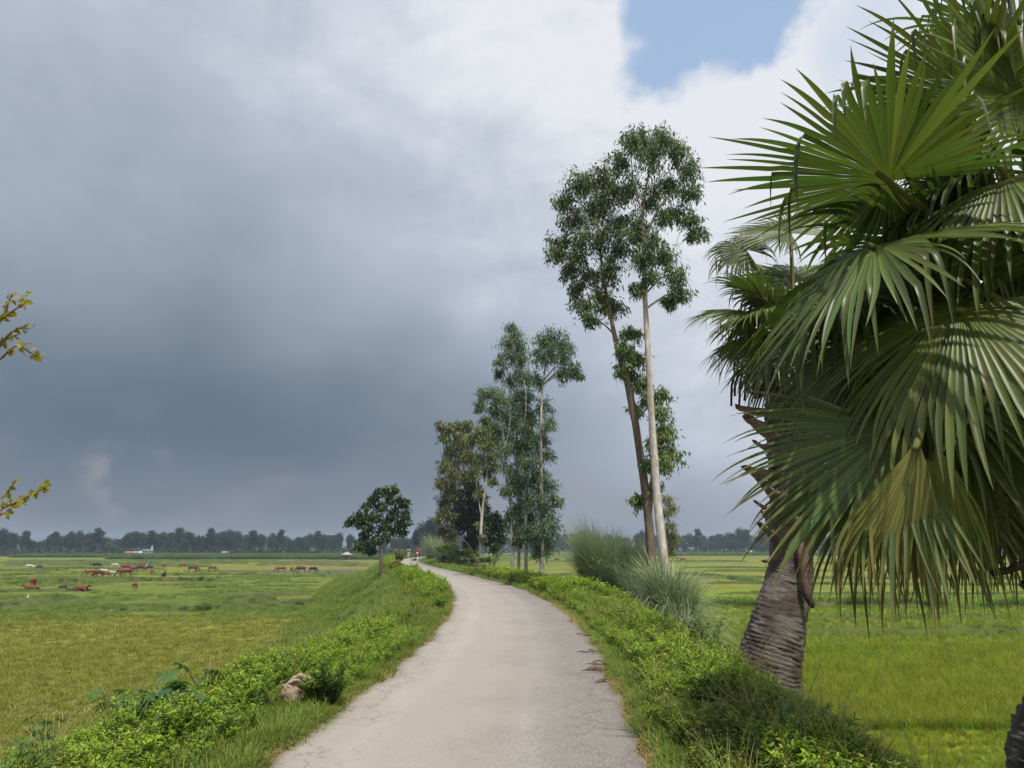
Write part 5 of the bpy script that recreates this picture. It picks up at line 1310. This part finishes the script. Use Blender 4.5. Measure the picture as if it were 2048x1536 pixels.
def riding():
    return dict(pelvis=(0, .12, .86), waist=(0, .10, 1.0), chest=(0, .02, 1.22), neck=(0, -.03, 1.38), chin=(0, -.06, 1.43), head=(0, -.06, 1.52), sl=(-.20, .0, 1.32), el=(-.36, -.12, 1.12), wl=(-.33, -.38, 1.03), fl=(-.33, -.46, 1.03), sr=(.20, .0, 1.32), er=(.36, -.12, 1.12), wr=(.33, -.38, 1.03), fr=(.33, -.46, 1.03),
                hl=(-.11, .1, .82), kl=(-.24, -.24, .70), al=(-.20, -.02, .36), tl=(-.20, -.16, .32), hr=(.11, .1, .82), kr=(.24, -.24, .70), ar=(.20, -.02, .36), tr=(.20, -.16, .32))
p = hit(796, 1137)
person(p, PI * .38 + PI, seated(), 'bare-chested person sitting on the left slope facing the pasture', [.12, .055, .035], None, [.09, .04, .035])
p = gz(817, 1117, 0.0); p[2] = .02
person(p, .3, standing(0, .22), 'person walking on the road edge in a pale green shirt', [.14, .07, .045], [.42, .50, .42], [.40, .46, .44])
p = hit(884, 1130); person(p, .5, seated(), 'person in brown sitting under the cane grass, nearer the bend', [.13, .06, .04], [.12, .06, .05], [.10, .07, .06])
p = hit(890, 1131); person(p, -.2, seated(), 'person in black sitting under the cane grass next to the black goat', [.10, .05, .035], [.03, .03, .035], [.05, .04, .04])
# motorcycle seen from the front
mp = gz(836, 1118.5, 0); mp[2] = .02
mc = empty('motorcycle', tuple(mp), -.13); tag(mc, 'dark motorcycle coming down the road with a white headlight', 'motorcycle')
def wheel(y):
    A = Acc(); a = np.linspace(0, 2 * PI, 25)
    ring = np.stack([0 * a, y + .29 * np.cos(a), .31 + .29 * np.sin(a)], -1); V, F = tube(ring, .045, 8, 0, False); 
    t = obj('wheel', mesh('wheel', V, F, M_metal, np.tile([.02, .02, .02], (len(V), 1)), True), mc)
    for k in range(8):
        q = k * PI / 4; V, F = tube([(0, y, .31), (0, y + .26 * math.cos(q), .31 + .26 * math.sin(q))], .008, 4); A.add(V, F, [.4, .4, .4])
    V, F = tube([(-.06, y, .31), (.06, y, .31)], .05, 8); A.add(V, F, [.3, .3, .3])
    obj('spokes', A.mesh('spokes', M_metal), t)
wheel(-.66); wheel(.62)
def mpart(nm, segs, c, smooth=True):
    A = Acc()
    for P, R, s in segs: V, F = tube(P, R, s); A.add(V, F, c)
    return obj(nm, A.mesh(nm, M_metal, smooth), mc)
mpart('fork', [([(-.09, -.66, .31), (-.09, -.42, 1.0)], .024, 6), ([(.09, -.66, .31), (.09, -.42, 1.0)], .024, 6)], [.25, .25, .26])
mpart('handlebar', [(curve([(-.36, -.36, 1.04), (-.18, -.42, 1.06), (.18, -.42, 1.06), (.36, -.36, 1.04)], 9), .018, 6), ([(-.26, -.42, 1.06), (-.34, -.44, 1.22)], [.008, .05], 6), ([(.26, -.42, 1.06), (.34, -.44, 1.22)], [.008, .05], 6)], [.03, .03, .03])
mpart('fuel_tank', [(curve([(0, -.36, .80), (0, -.2, .86), (0, .08, .82)], 7), [.10, .15, .17, .17, .16, .14, .10], 10)], [.22, .02, .03])
mpart('engine', [(curve([(0, -.3, .42), (0, -.05, .40), (0, .3, .42)], 6), [.10, .17, .18, .18, .15, .08], 8), ([(.16, -.1, .30), (.18, .75, .36)], [.03, .05], 7)], [.10, .10, .10])
mpart('seat', [(curve([(0, .05, .82), (0, .4, .80), (0, .72, .86)], 6), [.10, .14, .14, .13, .12, .07], 8)], [.02, .02, .02])
mpart('front_fender', [(curve([(0, -.92, .50), (0, -.72, .66), (0, -.45, .60)], 7), [.03, .06, .07, .07, .07, .06, .03], 8)], [.22, .02, .03])
hl_ = mpart('headlight', [([(0, -.44, .88), (0, -.52, .88), (0, -.56, .88)], [.07, .11, .095], 14)], [.85, .85, .82]); hl_['label'] = 'bright white round headlight'
person(mp, -.13, riding(), 'motorcyclist in a red top and red helmet riding towards the camera', [.14, .07, .045], [.36, .02, .05], [.05, .03, .06], hair=[.45, .02, .06])

# ------------------------------------------------------------------ buildings far off
def box(c, s, col):
    c = np.array(c, float); s = np.array(s, float) / 2
    V = np.array([[x, y, z] for x in (-1, 1) for y in (-1, 1) for z in (-1, 1)]) * s + c
    F = np.array([[0, 1, 3, 2], [4, 6, 7, 5], [0, 4, 5, 1], [2, 3, 7, 6], [0, 2, 6, 4], [1, 5, 7, 3]]); return V, F, col
def bpart(nm, boxes, parent, mat=None, label=None):
    A = Acc()
    for b in boxes: A.add(*b)
    o = obj(nm, A.mesh(nm, mat or M_wall), parent)
    if label: o['label'] = label
    return o
def gable(w, d, z0, h, ov, c):
    V = np.array([[-w / 2 - ov, -d / 2 - ov, z0], [w / 2 + ov, -d / 2 - ov, z0], [w / 2 + ov, d / 2 + ov, z0], [-w / 2 - ov, d / 2 + ov, z0], [-w / 2 - ov, 0, z0 + h], [w / 2 + ov, 0, z0 + h]])
    V = np.concatenate([V, V - [0, 0, .10]])
    F4 = np.array([[0, 1, 5, 4], [2, 3, 4, 5], [6, 10, 11, 7], [8, 11, 10, 9], [0, 6, 7, 1], [2, 8, 9, 3]]); F3 = np.array([[1, 2, 5], [3, 0, 4], [7, 11, 8], [9, 10, 6]])
    return V, [F4, F3], c
p = ground_at(693, 1119.5)
hut = empty('field_hut', (p[0], p[1], p[2])); tag(hut, 'small square brick hut with a pale pyramid roof in the pasture', 'hut')
bpart('wall', [box((0, 0, .75), (2.3, 2.3, 1.7), [.24, .15, .10])], hut)
V = np.array([[-1.6, -1.6, 1.6], [1.6, -1.6, 1.6], [1.6, 1.6, 1.6], [-1.6, 1.6, 1.6], [0, 0, 2.6], [-1.6, -1.6, 1.52], [1.6, -1.6, 1.52], [1.6, 1.6, 1.52], [-1.6, 1.6, 1.52]])
A = Acc(); A.add(V, [np.array([[0, 1, 4], [1, 2, 4], [2, 3, 4], [3, 0, 4]]), np.array([[5, 8, 7, 6], [0, 5, 6, 1], [1, 6, 7, 2], [2, 7, 8, 3], [3, 8, 5, 0]])], [.33, .33, .33]); obj('roof', A.mesh('roof', M_wall), hut)
bpart('door', [box((.2, -1.17, .65), (.8, .06, 1.4), [.07, .05, .04])], hut)
p = gz(323, 1112, FIELD); Yb = 342.0
x = (323 - 1024) / FPX * Yb * .99
mq = empty('small_building', (x, Yb - 8, FIELD)); mq.scale = (.78, .78, .78); tag(mq, 'small white and blue building with a short tower below the far wood', 'building')
bpart('wall', [box((0, 0, 1.6), (4.2, 4, 3.4), [.42, .48, .52]), box((0, -2.4, .15), (4.6, 1.0, .4), [.5, .5, .5])], mq)
for k in range(4): bpart('column', [box((-1.8 + 1.2 * k, -2.6, 1.6), (.25, .25, 2.6), [.44, .48, .5])], mq)
bpart('roof', [box((0, -.4, 3.4), (4.8, 5.2, .3), [.28, .38, .43]), box((0, -.4, 3.75), (4.5, 4.8, .4), [.36, .42, .46])], mq)
for k in (-1.2, 0, 1.2): bpart('window', [box((k, -2.03, 1.7), (.6, .06, 1.2), [.05, .07, .09])], mq)
bpart('tower', [box((1.9, .5, 3.2), (.7, .7, 4.4), [.42, .46, .48]), box((1.9, .5, 5.5), (.95, .95, .25), [.5, .36, .32]), box((1.9, .5, 5.9), (.45, .45, .7), [.45, .43, .41])], mq)
for px, w, wc, rc, lb in ((270, 4.5, [.16, .09, .06], [.30, .13, .08], 'rust-roofed shed left of the small white building'), (282, 2.8, [.55, .55, .55], [.26, .27, .28], 'pale tin-roofed shed right of the rust-roofed one'),
                          (293, 2.2, [.3, .3, .3], [.5, .52, .53], 'tiny grey shed left of the small white building'), (458, 3.2, [.4, .4, .4], [.22, .23, .24], 'lone pale tin roof in the far wood beyond the herd'),
                          (1492, 3.2, [.5, .48, .46], [.40, .38, .36], 'pale shed in the far wood beside the palm trunk'), (1290, 3.4, [.5, .5, .5], [.38, .4, .42], 'pale tin-roofed shed in the far wood behind the cane grass')):
    Yb = 338 if px < 900 else 448
    s = empty('far_shed', ((px - 1024) / FPX * Yb * .99, Yb, FIELD)); s.scale = (.7, .7, .75); tag(s, lb, 'shed', 'sheds below the far woods')
    bpart('wall', [box((0, 0, 1.0), (w, 2.6, 2.2), wc)], s); A = Acc(); A.add(*gable(w, 2.6, 2.1, 1.0, .35, rc)); obj('roof', A.mesh('roof', M_wall), s)
    bpart('door', [box((w * .15, -1.33, .75), (.8, .06, 1.6), [.05, .04, .04])], s)

# ------------------------------------------------------------------ roadside things
# torn sack of earth
sp = hit(603, 1408); sp[2] = ground_z(sp[0], sp[1])
sack = empty('torn_sack', tuple(sp), .2); sack.scale = (1.12, 1.12, 1.12); tag(sack, 'torn dirty sack of earth lying in the grass left of the road', 'sack')
def lump(c, r, col, seed, amp=.22):
    bm = bmesh.new(); bmesh.ops.create_icosphere(bm, subdivisions=4, radius=1.0); V = np.array([v.co[:] for v in bm.verts]); F = np.array([[v.index for v in f.verts] for f in bm.faces]); bm.free()
    k = 1 + amp * (fbm(V[:, 0] * 2.2 + seed, V[:, 1] * 2.2 + V[:, 2] * 2.9, 4) - .5) * 2
    # folds of slack cloth
    k = k + .05 * np.sin(9 * V[:, 0] + 6 * V[:, 2] + 5 * fbm(V[:, 1] * 3 + seed, V[:, 2] * 3, 2))
    m = fbm(V[:, 0] * 3 + seed, V[:, 2] * 3, 4)[:, None]
    return V * k[:, None] * np.array(r) + np.array(c), F, lerp(np.asarray(col) * .6, np.asarray(col) * 1.2, m)
A = Acc()
for i, (c, r) in enumerate((((-.06, -.03, .07), (.13, .10, .10)), ((-.11, .0, .10), (.08, .08, .09)), ((.03, .03, .09), (.15, .09, .10)), ((-.02, .05, .17), (.11, .06, .09)), ((.12, .02, .12), (.09, .05, .06)))): A.add(*lump(c, r, [.33, .24, .18], i * 7.7))
obj('cloth', A.mesh('cloth', M_earth, True), sack)
A = Acc()
for Q, w in ((curve([(-.12, -.06, .16), (-.135, -.05, .19), (-.09, -.05, .215), (-.03, -.06, .22), (.02, -.07, .20)], 14), .010), (curve([(.02, -.09, .16), (.06, -.11, .205), (.11, -.10, .20), (.15, -.07, .17), (.21, -.05, .185), (.22, -.03, .21), (.15, -.02, .215)], 18), .012), (curve([(.08, -.10, .12), (.14, -.09, .15), (.20, -.06, .165)], 9), .012)):
    V, F = tube(Q, w, 6, .35); A.add(V, F, [.42, .34, .28])
obj('torn_rim', A.mesh('torn_rim', M_cloth, True), sack)
V, F, c = lump((.0, -.035, .175), (.10, .06, .07), [.12, .085, .055], 55, .35); obj('spilled_earth', mesh('spilled_earth', V, F, M_earth, c, True), sack)
st = hit(556, 1502); V, F, c = lump((0, 0, .015), (.055, .045, .05), [.26, .20, .15], 91); tag(obj('stone', mesh('stone', V, F, M_earth, c, True), None, tuple(st)), 'small brown stone in the turf at the near left road edge', 'stone')
# castor plants
def castor_leaf(R, lobes=8):
    V = [(0, 0, 0)]; F = []
    for k in range(lobes):
        a = -PI * .86 + 2 * PI * .86 * k / (lobes - 1); L = R * (.62 + .38 * math.cos(a * .5)); d = 2 * PI * .86 / (lobes - 1) / 2
        b = len(V)
        for (r, q, z) in ((.38, -d, .03), (.66, -d * .55, .0), (1.0, 0, -.12), (.66, d * .55, .0), (.38, d, .03), (.62, 0, -.04)): V.append((L * r * math.cos(a + q), L * r * math.sin(a + q), z * R))
        F += [(0, b, b + 5), (b, b + 1, b + 5), (b + 1, b + 2, b + 5), (b + 2, b + 3, b + 5), (b + 3, b + 4, b + 5), (b + 4, 0, b + 5)]
    return np.array(V), np.array(F)
def castor(loc, h, n, R, label, seed):
    rr = np.random.default_rng(seed)
    root = empty('castor_plant', tuple(loc)); tag(root, label, 'plant', 'castor plants on the left bank')
    A = Acc(); tips = []
    for s in range(3):
        a = rr.random() * 6.28; P = curve([(0, 0, -.05), (.10 * math.cos(a), .10 * math.sin(a), h * .5), (.22 * math.cos(a), .22 * math.sin(a), h * .95)], 9)
        V, F = tube(P, np.linspace(.014, .006, 9), 5); A.add(V, F, [.16, .10, .06]); tips.append(P)
    ms = []
    for q in range(3):
        V, F = castor_leaf(R); c = jcol([[.05, .115, .045], [.065, .145, .04], [.085, .165, .04]][q], len(V), .12, .05); ms.append(mesh('leaf', V, F, M_leaf, c))
    for k in range(n):
        P = tips[k % 3]; t = P[2 + (k // 3) * 7 // max(1, n // 3 + 1) if k // 3 < 7 else 8]
        a = k * 2.4 + rr.random(); el = .1 + .6 * rr.random(); Lp = (.14 + .14 * rr.random()) * R / .15
        e = t + np.array([math.cos(a) * math.cos(el), math.sin(a) * math.cos(el), math.sin(el)]) * Lp
        V, F = tube([t, (t + e) / 2 + [0, 0, .015], e], [.004, .003, .003], 4); A.add(V, F, [.13, .13, .04])
        lf = obj('leaf', ms[k % 3], root, tuple(e)); lf.rotation_euler = ((rr.random() - .5) * .7, .25 + .5 * rr.random(), a); s = .65 + .6 * rr.random(); lf.scale = (s, s, s)
    obj('stem', A.mesh('stem', M_bark, True), root)
p = hit(62, 1540); castor(p, .72, 30, .16, 'castor plant with big star-shaped leaves in the bottom left corner', 3)
p = hit(245, 1470); castor(p, .46, 22, .125, 'castor plant with blue-green star leaves at the edge of the stubble', 5)
p = hit(320, 1478); castor(p, .46, 24, .125, 'lush castor plant just right of the blue-green one', 8)
p = hit(410, 1420); castor(p, .46, 8, .11, 'small castor seedling on the crest further along', 9)
# shrubs
def shrub(px, py, label, h, sp, ns, nl, L, wd, col, tip, name='shrub'):
    p = hit(px, py); root = empty(name, tuple(p)); tag(root, label, 'shrub')
    A = leafy(ns, h, sp, nl, L, wd, col, tip, .2, .3); obj('foliage', A.mesh('foliage', M_leaf), root); return root
shrub(660, 1418, 'dark leafy bush overhanging the turf beside the torn sack', .46, .32, 28, 26, .085, .34, G_dark * 1.3, [.10, .19, .03])
shrub(628, 1412, 'lighter low bush directly behind the torn sack', .34, .28, 20, 22, .08, .4, G_weed * .9, [.14, .24, .03])
shrub(1422, 1342, 'round grey-green bush left of the palm trunk', .62, .36, 26, 20, .10, .8, [.07, .13, .05], [.13, .20, .08])
shrub(1600, 1400, 'slender shrub with large oval leaves against the palm trunk', 1.15, .22, 7, 16, .13, .62, [.06, .12, .025], [.12, .20, .04])
shrub(1440, 1505, 'shaded bush with yellow-tipped leaves at the bottom of the right verge', .34, .40, 24, 20, .10, .34, G_dark * 1.6, [.34, .40, .05])
shrub(1560, 1500, 'dark green bush under the near palm in the right verge', .32, .45, 26, 22, .085, .36, G_dark * 1.6, [.16, .26, .04])
shrub(880, 1222, 'bushy weed tuft crowding the inside of the bend on the left', .38, .3, 22, 20, .09, .35, G_weed * .8, [.16, .26, .03])
shrub(799, 1124, 'low tangled bush on the crest behind the seated person', 1.5, 1.5, 40, 30, .30, .4, [.07, .10, .03], [.20, .22, .06])
shrub(792, 1116, 'reddish-brown bush on the crest beside the walking person', 1.8, 2.0, 40, 30, .35, .4, [.10, .07, .03], [.13, .13, .04])
# young fan palm under the far clump
yp = gpt(918, 72.0); yp[2] = ground_z(yp[0], yp[1])
palmC = empty('young_palm', tuple(yp)); tag(palmC, 'young fan palm without a trunk at the foot of the dense clump', 'palm', 'young palms under the dense clump')
yq = gpt(968, 63.0); palmD = empty('young_palm', tuple(yq)); tag(palmD, 'low young fan palm behind the slender pale trunk', 'palm', 'young palms under the dense clump')
for pm, pos, n, sz in ((palmC, yp, 18, .9), (palmD, yq, 12, .8)):
    for k in range(n):
        a = k * 2.4; e = .25 + .9 * (k % 5) / 5; ln = 1.3 + 1.2 * rng.random()
        hub = pos + np.array([math.cos(a) * math.cos(e) * ln, math.sin(a) * math.cos(e) * ln, .3 + math.sin(e) * ln * 1.3])
        add_frond(pm, pos + [0, 0, .2], hub, None, (-.3 * math.cos(a), -.3 * math.sin(a), .9), sz, nseg=22, span=4.6, curl=.2, droop=.4, col=P_green * .9)
# branches reaching in from the left: a thorny sapling just outside the frame
Yj = 3.3; jb = np.array([-3.05, Yj, float(ground_z(-3.05, Yj))])
jt = empty('roadside_tree', tuple(jb)); tag(jt, 'tree at the left edge with only two yellow-green leafy twigs in view', 'tree')
A = Acc(); LP = []; LD = []
tr = curve([jb - [0, 0, .1], jb + [.05, 0, 1.2], jb + [0, .05, 2.4], jb + [-.1, .1, 3.6]], 16); V, F = tube(tr, np.linspace(.07, .025, 16), 8, .2); A.add(V - jb, F, [.14, .10, .07])
def twig(poly, r0, leaves, s0=.0, lo=0):
    P = curve(poly, 16); V, F = tube(P, np.linspace(r0, .0015, 16), 5, .15); A.add(V - jb, F, [.20, .14, .08])
    for k in range(leaves):
        u = s0 + (1 - s0) * (k + rng.random()) / leaves; q = P[min(15, int(u * 15.99))]
        LP.append(q + rng.normal(size=3) * .006); LD.append(unit(rng.normal(size=3) + np.array([.5, 0, (.3 if k % 2 else -.2)])))
    return P
for (pts, nl, s0) in (([(-330, 820), (-160, 770), (-20, 730), (30, 692), (60, 705), (82, 716)], 34, .45), ([(-300, 780), (-150, 720), (-30, 660), (10, 632), (45, 608), (52, 590)], 34, .5), ([(-30, 740), (0, 690), (30, 660), (62, 658)], 26, .2), ([(-40, 700), (-5, 650), (15, 610), (24, 585)], 22, .2), ([(-20, 710), (10, 680), (40, 668)], 16, .1),
                      ([(-340, 1180), (-180, 1120), (-60, 1062), (0, 1020), (40, 1000), (72, 985), (96, 972)], 46, .5), ([(-60, 1050), (-20, 1010), (10, 990), (26, 968)], 16, .2), ([(-50, 1050), (0, 1030), (35, 1010)], 22, .2)):
    nl = int(nl * .72)
    twig([tr[6 if pts[0][1] > 1000 else 8] if pts[0][0] < -250 else at(*pts[0], Yj)] + [at(*q, Yj + .05 * rng.normal()) for q in pts[1:]], .010, nl, s0)
P = np.array(LP); Dv = np.array(LD); n = len(P); l = .025 + .014 * rng.random(n)
V, F = ovals(P - jb, Dv, l, l * .72, rand_unit(n) * .7 + [0, -.4, .6], .15)
obj('trunk', A.mesh('trunk', M_bark, True), jt); obj('crown', mesh('crown', V, F, M_leaf, rep(lerp(jcol([.30, .27, .02], n, .3, .1), np.array([.17, .22, .02]), rng.random((n, 1)) * .6), 7)), jt)
# upper crown of that tree, out of view above the twigs
# litter and dry strips by the road
for i, (px, py) in enumerate(((1120, 1216), (1182, 1267))):
    p = hit(px, py); V, F, c = lump((0, 0, .01), (.06, .03, .012), [.75, .74, .72], i * 5.0, .5)
    tag(obj('litter', mesh('litter', V, F, M_cloth, c, True), None, tuple(p + [0, 0, .03])), ['white scrap of litter at the right road edge, farther up', 'white scrap of litter at the right road edge, nearer'][i], 'litter', 'white litter at the road edge')
for i, (px, py, n, lb) in enumerate(((1190, 1306, 5, 'dry brown leaf strips on the right road edge, farthest patch'), (1196, 1330, 9, 'dry brown leaf strips on the right road edge, middle patch'), (1192, 1343, 10, 'dry brown leaf strips on the right road edge, largest patch'), (1202, 1365, 3, 'dark dry leaf strip on the right road edge, nearest patch'), (1172, 1272, 4, 'thin dry leaf strips by the bend of the right road edge'))):
    p = gz(px, py, 0.012); A = Acc()
    for k in range(n):
        a = rng.normal() * .5 + (k % 2) * PI; L = .10 + .16 * rng.random(); c0 = p + np.array([rng.normal() * .07, rng.normal() * .10, .012])
        Q = curve([c0 - [L / 2 * math.cos(a), L / 2 * math.sin(a), 0], c0 + [rng.normal() * .02, rng.normal() * .03, .018], c0 + [L / 2 * math.cos(a), L / 2 * math.sin(a), .004]], 7)
        V, F = tube(Q, [.002, .006, .007, .008, .007, .005, .002], 4, .3); A.add(V - p, F, np.array([[.13, .085, .06], [.17, .12, .085], [.07, .05, .04]][k % 3]))
    tag(obj('dry_leaves', A.mesh('dry_leaves', M_bark), None, tuple(p)), lb, 'dry leaves', 'dry leaf strips on the road')

# ------------------------------------------------------------------ haze
bm = bmesh.new(); bmesh.ops.create_cube(bm, size=1.0)
me = bpy.data.meshes.new('haze'); bm.to_mesh(me); bm.free()
hz = obj('haze', me); hz.scale = (3300, 3300, 34); hz.location = (0, 0, 34 / 2 - 4.0)
tag(hz, 'thin bluish haze over the far fields and trees', 'haze', kind='stuff')
m, N, out = new_mat('haze_air')
pv_ = N.node('ShaderNodeVolumePrincipled'); pv_.inputs['Color'].default_value = (.62, .76, .95, 1); pv_.inputs['Density'].default_value = .00042; pv_.inputs['Anisotropy'].default_value = .1
N.l.new(pv_.outputs[0], out.inputs['Volume']); me.materials.append(m)
